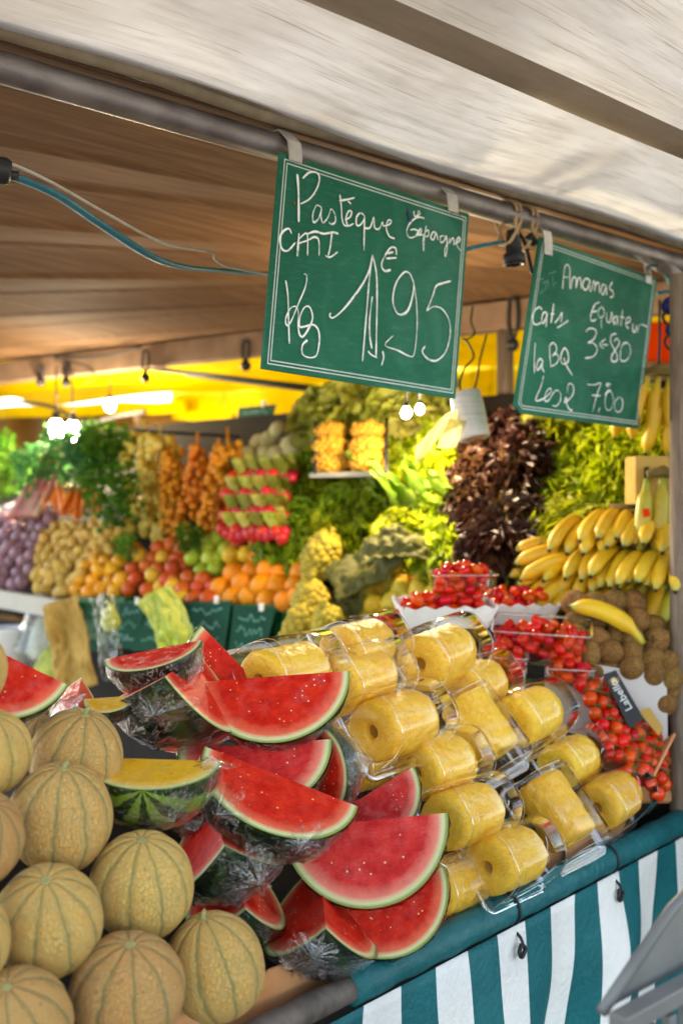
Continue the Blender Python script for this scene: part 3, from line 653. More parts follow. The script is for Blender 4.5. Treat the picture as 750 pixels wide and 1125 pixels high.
s2 += zz(640, 290, 8.333, 2.4, [(80,240),(95,160),(110,190),(105,250),(120,180),(145,180),(150,270)], [(215,200),(180,190),(165,250),(185,280),(210,210),(215,288)], [(268,165),(240,220),(270,250),(277,295),(245,305)],
  [(155,350),(110,370),(75,450),(70,510),(100,520),(122,500)], [(80,440),(130,430)], [(190,420),(160,400),(138,440),(150,490),(185,480),(192,420),(165,380)], [(165,465),(168,590)], [(215,440),(218,520),(245,530),(262,440),(270,540)], [(310,480),(285,490),(285,550),(310,520),(315,480),(320,562)], [(362,420),(345,572)], [(335,480),(382,495)],
  [(390,550),(430,520),(425,490),(400,500),(392,560),(417,592)], [(455,545),(455,610),(475,620),(492,560)], [(495,628),(510,570),(540,555),(588,577)], [(25,620),(60,590),(110,600),(120,640),(95,690),(45,722),(85,720),(125,760),(122,810),(85,850),(15,862)],
  [(305,640),(262,650),(252,710),(285,780),(312,840),(305,888),(265,888),(262,840),(300,780),(332,720),(310,682),(285,710)], [(395,718),(355,750),(340,830),(350,885),(395,882),(430,826),(430,757),(400,720),(360,732)])
s2 += zz(640, 370, 8.333, 2.2, [(205,20),(150,70),(190,105)], [(165,70),(230,75)])
s2 += zz(570, 360, 9.375, 2.3, [(165,155),(155,300),(155,470)], [(235,330),(205,325),(180,390),(185,440),(225,390),(240,335),(235,410),(257,457)], [(310,180),(315,300),(328,410)], [(310,190),(345,155),(380,190),(380,240),(340,290),(385,270),(405,320),(380,370),(335,395)], [(490,225),(460,215),(430,280),(430,350),(465,375),(505,340),(500,260),(475,212)], [(460,310),(480,380),(547,492)],
  [(250,490),(225,600),(168,745),(240,735),(300,690),(330,650),(310,625),(270,680),(265,750),(300,750),(345,680),(380,645),(420,670),(425,740),(385,805),(340,800)], [(495,670),(500,600),(520,575),(555,600),(555,680),(510,740),(470,770),(465,750),(485,720),(490,790),(520,845),(547,848)])
s2 += zz(640, 370, 8.333, 1.7, [(40,435),(105,440),(162,425),(130,520),(85,692)], [(80,535),(160,540)], [(155,645),(140,692)], [(255,490),(215,520),(200,600),(215,665),(250,665),(280,600),(265,520),(235,490),(200,530)], [(255,435),(210,435),(235,460)], [(215,420),(240,440)], [(330,550),(295,590),(290,660),(320,690),(355,660),(362,590),(340,555)])
A2 = PA + PD * .30 + NS * .046
sign('smaller green chalkboard pricing Ananas Equateur, with a clipped lower left corner', A2, NS, [(593,260),(721,306),(701,471),(572,454),(565,445)], s2,
     [(601, 268, .026, .016, m_tape), (711, 303, .02, .014, m_tape)])

# ---- lamp socket with rubber bands, plastic bag roll on a wire
ps = PA + PD * 1.285
t = thing('lamp_socket', 'empty black lamp socket tied under the pipe between the two price boards', 'lamp socket', ps - UP * .10)
fr = frame(ps - UP * .075 + NS * .012, PD, (.06, 0, -1))
g = G(); g.lathe([(0, -.035), (.014, -.035), (.016, -.02), (.019, 0), (.019, .018), (.0245, .02), (.026, .03), (.026, .046), (.021, .046), (.02, .03), (0, .03)], 24, 0, fr); g.ob('socket', m_black, t)
g = G(); g.tube(smooth_pts([ps - UP * .05 + NS * .01, ps + PD * .04 - UP * .04, ps + PD * .065 - UP * .07, ps + PD * .075 - UP * .13 + NS * .01]), .005, 8); g.tube(smooth_pts([ps + PD * .05 - UP * .045 + NS * .02, ps + PD * .07 - UP * .06 + NS * .02]), .011, 8); g.ob('cable', m_black, t)
for k, (off, lab) in enumerate(((-.012, 'tan rubber band on the pipe holding the lamp socket'), (.052, 'tan rubber band looped on the pipe right of the lamp socket'))):
    g = G()
    for j in range(2):
        q = ps + PD * (off + j * .016); pts = []
        for i in range(15):
            a = 2 * PI * i / 14; pts.append(q + (NS * math.cos(a) * .031 + UP * (math.sin(a) * .031 - .012 * (math.sin(a) < 0) - (.03 if math.sin(a) < -.5 else 0))) + PD * (.02 * (math.sin(a) < -.5) * (1 - 2 * j)))
        g.tube(smooth_pts(pts, 3), .0042, 6)
    tag(g.ob('rubber_band', m_rubber), lab, 'rubber band')
pr_ = at(516, 457, 2.95)
ax = V((.20, -.2, -1)).normalized()
t = thing('bag_roll', 'roll of clear plastic bags hanging on a wire below the watermelon board', 'bag roll', pr_)
g = G(); g.lathe([(.018, -.062), (.039, -.062), (.041, -.058), (.042, -.02), (.0405, .03), (.0415, .056), (.039, .062), (.018, .062), (.018, -.062)], 36, 0, frame(pr_, PD, ax)); g.ob('film_roll', m_roll, t)
g = G(); g.lathe([(.012, -.068), (.018, -.068), (.018, .068), (.012, .068), (.012, -.068)], 20, 0, frame(pr_, PD, ax)); g.ob('cardboard_core', m_rollc, t)
g = G(); tp = pr_ - ax * .06
g.tube(smooth_pts([at(519, 337, 3.3), at(517, 353, 3.25), at(521, 366, 3.2), at(513, 373, 3.2), at(508, 372, 3.2), at(514, 377, 3.15), at(520, 392, 3.1), at(510, 405, 3.05), at(505, 420, 3.0), tp + V((-.01, 0, 0))]), .003, 6)
g.tube(smooth_pts([at(534, 368, 3.3), at(527, 395, 3.15), at(524, 415, 3.05), tp + V((.02, 0, .0))]), .003, 6); g.tube([tp + V((-.01, 0, 0)), pr_ + ax * .07, tp + V((.02, 0, 0))], .0028, 6); g.ob('hanging_wire', m_wire, t)
g = G(); q0 = pr_ + V((-.035, -.03, -.01)); q1 = at(456, 490, 2.9)
g.grid(lambda u, v: q0.lerp(q1, u) + UP * ((v - .5) * .045 + .012 * math.sin(u * 5) - .01 * u) + V((0, .015 * math.sin(u * 6 + v * 4), 0)), 12, 5); g.ob('loose_bag', m_bagstrip, t)
g = G(); q1 = at(490, 492, 2.92)
g.grid(lambda u, v: q0.lerp(q1, u) + V(((v - .5) * .05, .012 * math.sin(u * 6 + v * 4), .0)), 10, 5); g.ob('loose_bag', m_bagstrip, t)

# ---- front stall structure
def rp(s, z=0, out=0): return RA + RD * s - RB * out + UP * (z - .038)
t = thing('stall_table', 'dark wooden stall table sloping up under the fruit display', 'stall table', (RA + RD * .5 + RB * .4).xy.to_3d())
g = G()
a0, a1 = -1.0, 1.75
P_ = lambda s, q, off: RA + RD * s + SU * q + SN * off
vs = [P_(s, q, o_) for s in (a0, a1) for q, o_ in ((-.02, -.15), (.43, -.15), (.43, -.175), (-.02, -.175))]
g.add(vs, [(0, 1, 5, 4), (1, 2, 6, 5), (2, 3, 7, 6), (3, 0, 4, 7), (3, 2, 1, 0), (4, 5, 6, 7)]); g.ob('sloping_board', m_wood, t, False)
g = G(); g.box(RA + RD * .4 + RB * .36 - UP * .20, RD, RB, UP, 1.35, .34, .02); g.ob('table_top', m_wood, t, False)
for s in (-.85, 1.65):
    for b_ in (.06, .64):
        g = G(); q = RA + RD * s + RB * b_; g.tube([V((q.x, q.y, 0)), V((q.x, q.y, RA.z - .20))], .022, 12); g.ob('leg', m_steel, t)
# cardboard crate lip
def lip(s0, s1, label, seed):
    g = G(); random.seed(seed)
    f = lambda u, v: rp(s0 + (s1 - s0) * u, -.03 + .088 * v + .012 * noise.noise(V((u * 14, v * .3, seed))) * v, .0 - .036 - .014 * (1 - v) - .006 * math.sin(u * 7 + seed) * v)
    t = thing('fruit_crate', label, 'crate', rp((s0 + s1) / 2, -.04, -.05))
    g.grid(f, 30, 4); o = g.ob('front_side', m_card, t); md = o.modifiers.new('Solidify', 'SOLIDIFY'); md.thickness = .006
    g = G(); g.box(rp((s0 + s1) / 2, -.045, -.20), RD, RB, UP, (s1 - s0) / 2, .14, .004); g.ob('crate_floor', m_wood, t, False)  # floor coloured dark to stand in for the shaded gap behind the lip
lip(-.55, .02, 'orange cardboard crate with its front edge below the melons', 1)
lip(.03, .50, 'orange cardboard crate with its torn front edge below the watermelon slices', 2)
lip(.52, 1.30, 'orange cardboard crate almost hidden under the pineapple boxes', 3)
# rail: bare tube + teal sleeve
rl = thing('stall_rail', 'metal front rail of the stall, half wrapped in teal canvas', 'rail', rp(-.6))
g = G(); g.tube([rp(-.9), rp(1.9)], .0215, 24); g.ob('rail_tube', m_rail, rl)
g = G(); n_ = 60
pts = [rp(.275 + 1.57 * i / n_, .001 * math.sin(i * 1.7)) for i in range(n_ + 1)]
g.tube(pts, [.0285 + .0022 * noise.noise(V((i * .35, 0, 0))) for i in range(n_ + 1)], 24); g.ob('canvas_sleeve', m_teal, rl)
# striped canvas
def cloth(u, v):
    s = .15 + 1.70 * u; z = -.024 - .78 * v
    vv = min(1, v * 3.0)
    fold = .026 * vv * math.sin(s * 13 + .9 * math.sin(s * 5)) + .022 * vv * noise.noise(V((s * 6, v * 3.5, 0))) + .006 * vv * noise.noise(V((s * 22, v * 5, 3)))
    sag = .060 * vv * noise.noise(V((s * 3.2, v * 2.2, 7)))
    return rp(s + sag, z, .0215 + .03 * v + fold)
nu, nv = 150, 40
g = G(); g.grid(cloth, nu, nv)
def su(i):                                                  # stripe coordinate from the position along the rail
    s = .15 + 1.70 * i / nu; return (s - .430) / .0955 + .5 + .5
uv = [(su(i), j / nv) for i in range(nu + 1) for j in range(nv + 1)]
o = obw('striped_canvas', g.v, g.f, m_stripe, None, True, uv); tag(o, 'teal and white striped canvas skirt hanging from the front rail', 'canvas')
md = o.modifiers.new('Solidify', 'SOLIDIFY'); md.thickness = .002
# black hooks on the sleeve
for px, py, s_, lab in ((551, 1005, .735, 'black hook and cord on the teal rail below the front pineapple box'), (689, 925, 1.13, 'black hook and cord on the teal rail near the right post')):
    q = rp(s_, -.01, .03)
    t = thing('hook', lab, 'hook', q - UP * .05)
    g = G(); pts = []
    for i in range(13):
        a = -1.0 + 4.2 * i / 12; pts.append(rp(s_ + .004 * i / 12, .0305 * math.sin(a), .0305 * math.cos(a)))
    pts += [rp(s_, -.045, .032), rp(s_ - .004, -.06, .034)]
    g.tube(smooth_pts(pts, 3), .003, 6); g.ob('cord', m_black, t)
    g = G(); g.tube(smooth_pts([rp(s_ - .004, -.055, .036), rp(s_ - .014, -.066, .038), rp(s_ - .006, -.077, .038), rp(s_ + .006, -.066, .038), rp(s_ - .002, -.056, .036)], 4), .0042, 8); g.ob('ring', m_black, t)
# grey crate at the lower right
q = at(678, 1126, 1.22); e1 = V((.725, .688, 0)).normalized(); e2 = V((-e1.y, e1.x, 0)); 
t = thing('plastic_crate', 'grey plastic stacking bin with slatted front at the lower right corner', 'crate', (q + e1 * .2 - UP * .26))
g = G(); g.box(q + e1 * .30 - e2 * .0, e1, e2, UP, .30, .012, .010); g.box(q + e1 * .30 - UP * .24, e1, e2, UP, .30, .010, .014)
for k in range(16): g.box(q + e1 * (.03 + .037 * k) - UP * .125, e1, e2, UP, .008, .006, .105)
o = g.ob('slatted_front', m_greyplastic, t, False); bevel(o.data, .002)
g = G(); a = q + e2 * .03 + e1 * .015; vs = [a, a + e1 * .55, a + e1 * .55 + UP * .20, a + e1 * .145 + UP * .078]
vs = vs + [v + e2 * .006 for v in vs]
g.add(vs, [(0, 3, 2, 1), (4, 5, 6, 7), (0, 1, 5, 4), (1, 2, 6, 5), (2, 3, 7, 6), (3, 0, 4, 7)]); g.ob('side_panel', m_greyplastic, t, False)
g = G(); g.tube([a, a + e1 * .145 + UP * .078, a + e1 * .55 + UP * .20], .007, 8); g.ob('panel_rim', m_greyplastic, t)

# ---- back stall structure
t = thing('back_counter', 'dark back counter stepping up under the far vegetables', 'counter', (BA + BD * -.5 + BB * .4).xy.to_3d())
g = G(); P_ = lambda s, q, off: BA + BD * s + BU * q + BN * off
vs = [P_(s, q, o_) for s in (-2.6, 1.9) for q, o_ in ((-.08, -.11), (1.02, -.11), (1.02, -.14), (-.08, -.14))]
g.add(vs, [(0, 1, 5, 4), (1, 2, 6, 5), (2, 3, 7, 6), (3, 0, 4, 7), (3, 2, 1, 0), (4, 5, 6, 7)]); g.ob('sloping_board', m_wood, t, False)
g = G(); g.box(BA + BD * -.35 + BB * .06 + UP * (-BA.z / 2 - .08), BD, BB, UP, 2.25, .02, BA.z / 2 - .09); g.ob('front_panel', m_wood, t, False)
# ================================================================ melons
random.seed(11)
def ell(nu, nv, fn):
    g = G(); vs = []; 
    for j in range(nv + 1):
        th = PI * j / nv
        for i in range(nu):
            a = 2 * PI * i / nu; vs.append(V(fn(a, th)))
    fs = [(j * nu + i, j * nu + (i + 1) % nu, (j + 1) * nu + (i + 1) % nu, (j + 1) * nu + i) for j in range(nv) for i in range(nu)]
    g.add(vs, [tuple(reversed(f)) for f in fs]); return g
def melon_fn(seed):
    def fn(a, th):
        rib = abs(math.cos(a * 5)) ** .5
        r = 1 + .022 * (rib - .7) * math.sin(th) ** .7
        p = V((math.sin(th) * math.cos(a), math.sin(th) * math.sin(a), math.cos(th)))
        r += .02 * noise.noise(p * 1.3 + V((seed, 0, 0)))
        r -= .05 * math.exp(-(th / .16) ** 2) + .03 * math.exp(-((PI - th) / .2) ** 2)
        return p * r
    return fn
melon_me = [weld(ell(120, 60, melon_fn(s * 3.3)).me('melon_body', m_melon), 1e-4) for s in range(3)]
stem_g = G(); stem_g.tube(smooth_pts([(0, 0, .93), (.01, 0, 1.0), (.05, .02, 1.06), (.10, .02, 1.08)]), [.07] * 3 + [.045] * 13 + [.05] * 3, 10)
stem_g.lathe([(.13, .945), (.10, .975), (.06, .985), (0, .985)], 16)
stem_me = stem_g.me('melon_stem', m_stem)
scar_g = G(); scar_g.lathe([(.11, .95), (.085, .972), (.03, .965), (0, .955)], 16); scar_me = scar_g.me('melon_scar', m_stem)
MEL = [  # px, py, r, off, stem lean (x, y toward viewer, up), spin, stem?, label
 (67, 898, 57, .075, (.12, -.25, 1), 0.1, 1, 'cantaloupe with a short dry stem in the middle of the melon pile'),
 (53, 1012, 60, .07, (.08, -.45, .9), .7, 0, 'big cantaloupe at the left, between the stemmed melon and the bottom row'),
 (156, 973, 57.5, .07, (.05, -.30, 1), 1.2, 0, 'cantaloupe directly below the cut yellow watermelon'),
 (141, 1087, 62, .07, (.10, -.35, 1), .3, 0, 'orange tinted cantaloupe in the middle of the bottom row'),
 (236, 1062, 56, .06, (-.22, -.12, 1), .45, 1, 'cantaloupe with thin dark ribs at the right end of the bottom row'),
 (84, 833, 51, .065, (.25, -.25, 1), .9, 1, 'cantaloupe behind the stemmed melon, topmost beside the dark watermelon chunk'),
 (-12, 826, 47, .09, (.2, -.3, 1), .2, 1, 'cantaloupe at the left edge level with the top of the pile'),
 (-36, 735, 45, .15, (.3, -.2, 1), .5, 0, 'cantaloupe sliver at the left edge beside the red watermelon slice'),
 (-28, 921, 55, .09, (.5, -.3, .8), 1.5, 0, 'cantaloupe half out of view at the left edge, beside the stemmed melon'),
 (22, 1124, 58, .07, (-.1, -.5, .9), .25, 0, 'greenish cantaloupe in the bottom left corner'),
 (44, 812, 26, -.02, (.1, -.3, 1), .6, 0, 'small brownish cantaloupe tucked behind at the upper left of the pile'),
 (-48, 1035, 58, .09, (.2, -.4, 1), .6, 0, 'cantaloupe just outside the left edge of the pile')]
for i, (px, py, r, off, up, spin, st, lab) in enumerate(MEL):
    p = S(px, py, off); R_ = r * (p.y) / F
    z = V(up).normalized(); x = V((math.cos(spin), math.sin(spin), 0))
    mt = frame(p, x, z, (R_ * random.uniform(.97, 1.03), R_ * random.uniform(.97, 1.02), R_ * random.uniform(.98, 1.09)))
    t = thing('melon', lab, 'melon', mat=mt, group='cantaloupe melons piled at the left')
    ob('skin', melon_me[i % 3], t); ob('stem', stem_me if st else scar_me, t)

# ================================================================ watermelon pieces
def cam_dir(v): return V((v[0], -v[2], v[1]))               # (right, up, toward viewer) -> world
def wedge_mesh(theta, seed, end=None):
    bm = bmesh.new(); bmesh.ops.create_icosphere(bm, subdivisions=5, radius=1)
    for v in bm.verts: v.co *= 1 + .012 * noise.noise(v.co * 1.4 + V((seed, 0, 0)))
    th = math.radians(theta)
    def cut(no, co=(0, 0, 0)):
        r = bmesh.ops.bisect_plane(bm, geom=bm.verts[:] + bm.edges[:] + bm.faces[:], plane_co=co, plane_no=no, clear_outer=True, dist=1e-5)
        es = [e for e in r['geom_cut'] if isinstance(e, bmesh.types.BMEdge)]
        f = bmesh.ops.holes_fill(bm, edges=es, sides=0)['faces']
        for x in f: x.material_index = 1
        return f
    cut((0, 1, 0)); cut((0, -math.cos(th), math.sin(th)))
    if end: cut(*end)
    for f in bm.faces:
        f.smooth = f.material_index == 0
    bmesh.ops.recalc_face_normals(bm, faces=bm.faces)
    big = [f for f in bm.faces if f.material_index == 1]
    bmesh.ops.triangulate(bm, faces=big)
    return bm
def split_mesh(bm, idx, name, m):
    b2 = bm.copy(); bmesh.ops.delete(b2, geom=[f for f in b2.faces if f.material_index != idx], context='FACES')
    for f in b2.faces: f.material_index = 0
    me = bpy.data.meshes.new(name); b2.to_mesh(me); b2.free(); me.materials.append(m); return me
def flat_faces(theta, seed, end):
    """cut faces again as a fine polar grid so that they undulate a little"""
    return None
def wedge(p1, p2, d, theta, lab, off=.10, fm=None, rm=None, n1=None, dz=0.0, end=None, film=True, toview=None, scale=1.0):
    a = S(p1[0], p1[1], off); b = S(p2[0], p2[1], off) if toview is None else a
    if toview is not None:                                   # ridge pointing at the viewer: p1 = near tip, length given
        u = cam_dir(toview).normalized(); L = p2; c = a - u * L; R_ = L
    else:
        dm = (a.y + b.y) / 2; a = at(p1[0], p1[1], dm + dz); b = at(p2[0], p2[1], dm - dz)
        u = (b - a).normalized(); c = (a + b) / 2; R_ = (b - a).length / 2 * scale
    dd = cam_dir(d); dd = (dd - u * dd.dot(u)).normalized()
    n = u.cross(dd)
    ref = cam_dir(n1) if n1 else (CAM - c)
    if n.dot(ref) < 0: n = -n
    X = u; Z = X.cross(n)
    if Z.dot(dd) > 0: X = -X; Z = X.cross(n)
    mt = Matrix((X, n, Z)).transposed().to_4x4() @ Sc(R_); mt.translation = c
    seed = len([o for o in C.objects if o.name.startswith('watermelon')]) * 1.7
    t = thing('watermelon_piece', lab, 'watermelon', mat=mt)
    bm = wedge_mesh(theta, seed, end)
    ob('rind', split_mesh(bm, 0, 'rind', rm or m_rind), t); ob('flesh', split_mesh(bm, 1, 'flesh', fm or m_fleshr), t)
    if film:
        b2 = bm.copy(); bmesh.ops.recalc_face_normals(b2, faces=b2.faces)
        bmesh.ops.delete(b2, geom=[f for f in b2.faces if f.material_index != 0], context='FACES')
        ctr = V((0, -.4, -.4 if theta > 60 else -.6))
        for v in b2.verts:
            q = v.co * 1.0; w = noise.noise(q * 3.3 + V((seed, 5, 0))); w2 = noise.noise(q * 11 + V((seed, 1, 0)))
            v.co = q * (1.008 + .05 * abs(noise.noise(V((q.x * 6, q.y * 2.5 + seed, q.z * 2.5)))) + .035 * abs(w2)) + (ctr * -.004)
        for f in b2.faces: f.material_index = 0; f.smooth = True
        me = bpy.data.meshes.new('cling_film'); b2.to_mesh(me); b2.free(); me.materials.append(m_film); ob('cling_film', me, t)
    bm.free(); return t
wedge((219, 749), (384, 737), (.03, -.75, .66), 88, 'long red watermelon slice lying highest right, its face showing a few pale seeds', .145)
wedge((196, 823), (364, 812), (0, -.72, .70), 85, 'pink watermelon slice mostly hidden behind the tilted slice in the middle', .085, m_fleshp)
wedge((225, 820), (393, 886), (-.20, -.40, .90), 85, 'tilted red watermelon slice with much dark rind showing, in the middle of the pile', .13)
wedge((310, 911), (491, 893), (.06, -.93, .30), 85, 'pink watermelon slice in front, the widest face of the pile', .13, m_fleshp)
wedge((362, 898), (454, 842), (.50, -.75, .40), 80, 'pink watermelon corner peeking out above the front slice beside the pineapple boxes', .07, m_fleshp)
wedge((350, 1000), (488, 952), (.40, -.85, .35), 80, 'watermelon end with pale rim sticking out at the lower right below the front slice', .065)
wedge((345, 802), (336, 896), (.72, 0, .7), 80, 'dark rinded watermelon chunk wrapped in film, squeezed between slices and pineapple boxes', .08, n1=(-.6, 0, .8), scale=1.2)
wedge((358, 1021), .125, (-.75, -.66, 0), 92, 'red watermelon quarter pointing at the viewer at the very bottom of the pile', .085, toview=(.06, -.10, 1), n1=(-.6, .7, 0))
wedge((247, 930), .125, (-.60, -.80, 0), 95, 'red watermelon quarter pointing at the viewer, below the cut yellow watermelon', .095, toview=(.22, -.05, 1), n1=(-.8, .5, 0))
wedge((181, 744), .140, (.62, -.78, .1), 100, 'film wrapped watermelon quarter showing its dark rind, above the cut yellow watermelon', .15, toview=(-.06, -.02, 1), n1=(.7, .6, .3))
wedge((116, 724), (222, 703), (-.10, -.30, .95), 60, 'flat red watermelon piece lying on top of the wrapped dark quarter', .09)
wedge((221, 687), (310, 778), (-.72, -.55, .42), 60, 'upright red watermelon wedge whose tip is the highest point of the pile', .05)
wedge((-62, 686), (75, 753), (-.28, -.75, .60), 80, 'red watermelon slice at the left edge behind the melons', .10)
wedge((84, 775), .055, (-.8, -.6, .2), 90, 'small red watermelon piece behind the topmost cantaloupe', .03, toview=(.15, -.25, .95), n1=(-.6, .7, 0))
wedge((92, 768), (150, 764), (0, -.45, .9), 80, 'small orange watermelon piece between the topmost cantaloupe and the wrapped dark quarter', .05, m_fleshy)
wedge((100, 832), (240, 836), (.02, -.22, .97), 122, 'cut yellow watermelon with light green striped rind', .11, m_fleshy, m_rindl, scale=1.06)
wedge((270, 1000), .11, (-.75, -.65, 0), 92, 'dark watermelon quarter wrapped in film low between the melons and the bottom quarter', .02, toview=(.2, -.2, 1), n1=(-.6, .7, 0))
wedge((455, 1010), .10, (-.75, -.65, 0), 92, 'dark rinded watermelon quarter at the bottom right by the crate edge', .0, toview=(-.2, -.2, 1), n1=(-.6, .7, 0))
wedge((205, 880), .10, (-.75, -.65, 0), 92, 'watermelon quarter buried behind the cut yellow watermelon', .0, toview=(.1, -.2, 1), n1=(-.6, .7, 0))

# ================================================================ pineapple boxes
LX, WY, HZ = .097, .071, .114
def lid_mesh():
    g = G(); st = [(-1, 1.0, 0), (-.985, 1, .15), (-.965, .99, .55), (-.945, .965, .80), (-.93, .95, .88), (-.90, .95, .905), (-.86, .955, .915), (-.845, .97, .945), (-.80, .97, .95), (-.785, .96, .93), (-.76, .96, .93), (-.74, .97, .96), (0, .975, .965), (.72, .97, .96), (.74, .96, .93), (.785, .96, .93), (.80, .97, .95), (.845, .97, .945), (.86, .955, .915), (.90, .95, .905), (.93, .95, .88), (.945, .965, .80), (.965, .99, .55), (.985, 1, .15), (1, 1, 0)]
    n = 22; vs = []
    for x, w, h in st:
        for k in range(n + 1):
            a = PI * k / n; cy = math.cos(a); cz = math.sin(a)
            vs.append(V((x * LX * .93, math.copysign(abs(cy) ** .62, cy) * WY * .93 * w, (cz ** .78) * HZ * h)))
    fs = [(i * (n + 1) + k, i * (n + 1) + k + 1, (i + 1) * (n + 1) + k + 1, (i + 1) * (n + 1) + k) for i in range(len(st) - 1) for k in range(n)]
    g.add(vs, fs); return g.me('box_lid', m_clear)
def rrect(lx, wy, r, n=6):
    out = []
    for cx, cy, a0 in ((lx - r, wy - r, 0), (-lx + r, wy - r, PI / 2), (-lx + r, -wy + r, PI), (lx - r, -wy + r, 1.5 * PI)):
        for k in range(n + 1):
            a = a0 + PI / 2 * k / n; out.append((cx + r * math.cos(a), cy + r * math.sin(a)))
    return out
def loft(g, rings, close=False, mi=0):
    n = len(rings[0]); vs = [V(p) for r in rings for p in r]
    fs = [(i * n + k, i * n + (k + 1) % n, (i + 1) * n + (k + 1) % n, (i + 1) * n + k) for i in range(len(rings) - 1) for k in range(n)]
    if close: fs.append(tuple((len(rings) - 1) * n + k for k in range(n)))
    g.add(vs, fs, mi)
def tray_mesh():
    g = G(); R_ = lambda lx, wy, r, z: [(x, y, z) for x, y in rrect(lx, wy, r)]
    loft(g, [R_(LX * .93, WY * .93, .014, .001), R_(LX * .90, WY * .89, .016, -.012), R_(LX * .86, WY * .84, .018, -.022), R_(LX * .8, WY * .76, .018, -.025)], True)
    return g.me('box_tray', m_clear)
def flange_mesh():
    g = G(); R_ = lambda lx, wy, r, z: [(x, y, z) for x, y in rrect(lx, wy, r)]
    loft(g, [R_(LX * .93, WY * .93, .014, .002), R_(LX * .955, WY * .96, .015, .005), R_(LX * .98, WY * .985, .016, .004), R_(LX * 1.02, WY * 1.035, .018, .0075), R_(LX * 1.04, WY * 1.06, .019, .002), R_(LX * 1.02, WY * 1.035, .018, -.003), R_(LX * .955, WY * .96, .015, -.002), R_(LX * .93, WY * .93, .014, -.001)])
    return g.me('box_rim', m_rim)
def rib_mesh(end):
    g = G()
    for x, w, h in ((end, .955, .885),):
        pts = []
        for k in range(25):
            a = PI * (.03 + .94 * k / 24); cy, cz = math.cos(a), math.sin(a)
            pts.append(V((x * LX * .93, math.copysign(abs(cy) ** .62, cy) * WY * .93 * w, cz ** .78 * HZ * h)))
        g.tube(pts, .0007, 6)
    return g.me('box_rib', m_rim)
lid_me, tray_me, rim_me, rib_me = lid_mesh(), tray_mesh(), flange_mesh(), (rib_mesh(-.935), rib_mesh(.935))
def pine_mesh(seed, L=.067, R_=.052):
    g = G(); prof = [(.012, -L + .018), (.0125, -L + .002), (.016, -L), (R_ * .5, -L - .001), (R_ - .010, -L), (R_ - .003, -L + .003), (R_, -L + .010)]
    prof += [(R_ + .0, -L + .012 + (2 * L - .024) * k / 16) for k in range(1, 16)] + [(R_, L - .010), (R_ - .003, L - .003), (R_ - .010, L), (.016, L), (.0125, L - .002), (.012, L - .018)]
    g.lathe(prof, 64)
    for v in g.v:
        rr = math.hypot(v.x, v.y)
        k = .0007 * noise.noise(v * 60 + V((seed, 0, 0))) + .0005 * math.sin(v.z * 150 + 3 * math.sin(math.atan2(v.y, v.x) * 5 + seed))
        if rr > R_ * .6: v.x *= 1 + k / R_ * 1.6; v.y *= 1 + k / R_ * 1.6
        v.z += .002 * noise.noise(V((v.x, v.y, seed)) * 50)
    g2 = G(); g2.lathe([(0, -L + .014), (.0125, -L + .014)], 16); g2.lathe([(.0125, L - .014), (0, L - .014)], 16)
    return g.me('pineapple_body', m_pine), g2.me('pineapple_core', m_core)
pines = [pine_mesh(s * 7.1) for s in range(3)]
def pack(px, py, ang, lab, off=.06, tilt=(0, 0), scale=1.0, flip=False, empty=False, roll=0):
    """ang: direction of the long axis in the photo, degrees, 0 = right, 90 = up"""
    a = math.radians(ang); p = S(px, py, off)
    q = S(px + 12 * math.cos(a), py - 12 * math.sin(a), off)
    x = (q - p).normalized(); z = (SN + RD * tilt[0] + UP * tilt[1] - V((.15, .55, 0))).normalized()
    z = (z - x * z.dot(x)).normalized(); m = frame(p - z * .05 * scale, x, z, scale)
    t = thing('pineapple_box', 'clear box ' + lab, 'plastic box', mat=m, group='clear boxes of peeled pineapple')
    ob('tray', tray_me, t); l = ob('lid', lid_me, t); ob('rim', rim_me, l); ob('rib', rib_me[0], l); ob('rib', rib_me[1], l)
    if empty: return
    b, c = pines[random.randrange(3)]
    m2 = m @ T((random.uniform(-.018, -.010), random.uniform(-.004, .004), .034)) @ Matrix.Rotation(PI / 2 * (-1 if flip else 1), 4, 'Y') @ Matrix.Rotation(random.random() * 6, 4, 'Z')
    t2 = thing('pineapple', 'peeled pineapple in the box ' + lab, 'pineapple', mat=m2, group='peeled pineapples in clear boxes')
    ob('fruit', b, t2); ob('core_hole', c, t2)
PK = [
 (568, 940, 22, 'in front over the teal rail, nearest the watermelon', .055, 1.0),
 (617, 893, -58, 'lying crosswise in front, second from the right end', .065, 1.02),
 (679, 876, 32, 'at the right end of the front row', .055, 1.0),
 (520, 890, 18, 'right of the pink slice, just above the front one', .07, 1.0),
 (632, 830, 28, 'right above the crosswise front one', .05, .95),
 (588, 783, 24, 'at the upper right below the tomato punnets', .09, 1.05),
 (533, 803, -56, 'lying crosswise in the middle of the pile', .075, 1.0),
 (489, 838, 17, 'in the middle left, just below the largest one', .06, 1.02),
 (444, 790, 17, 'that looks largest, at the left beside the watermelon', .105, 1.08),
 (402, 741, 17, 'behind the highest watermelon slice', .09, 1.06),
 (489, 714, 22, 'topmost of the pile, under the white tomato tray', .12, 1.08),
 (530, 750, 24, 'just right of and below the topmost one', .06, 1.0),
 (325, 735, 12, 'farthest left, mostly hidden by the highest watermelon slice', .08, 1.05),
 (404, 708, 14, 'at the back, left of the topmost one', .10, .95),
 (415, 830, 15, 'in the lower layer under the large one at the left', .0, 1.0),
 (505, 965, 20, 'in the lower layer beside the watermelon end', -.015, 1.0)]
for px, py, ang, lab, off, scl in PK:
    pack(px, py, ang, lab, off, (random.uniform(-.06, .06), random.uniform(-.05, .08)), scl, flip=random.random() < .5)

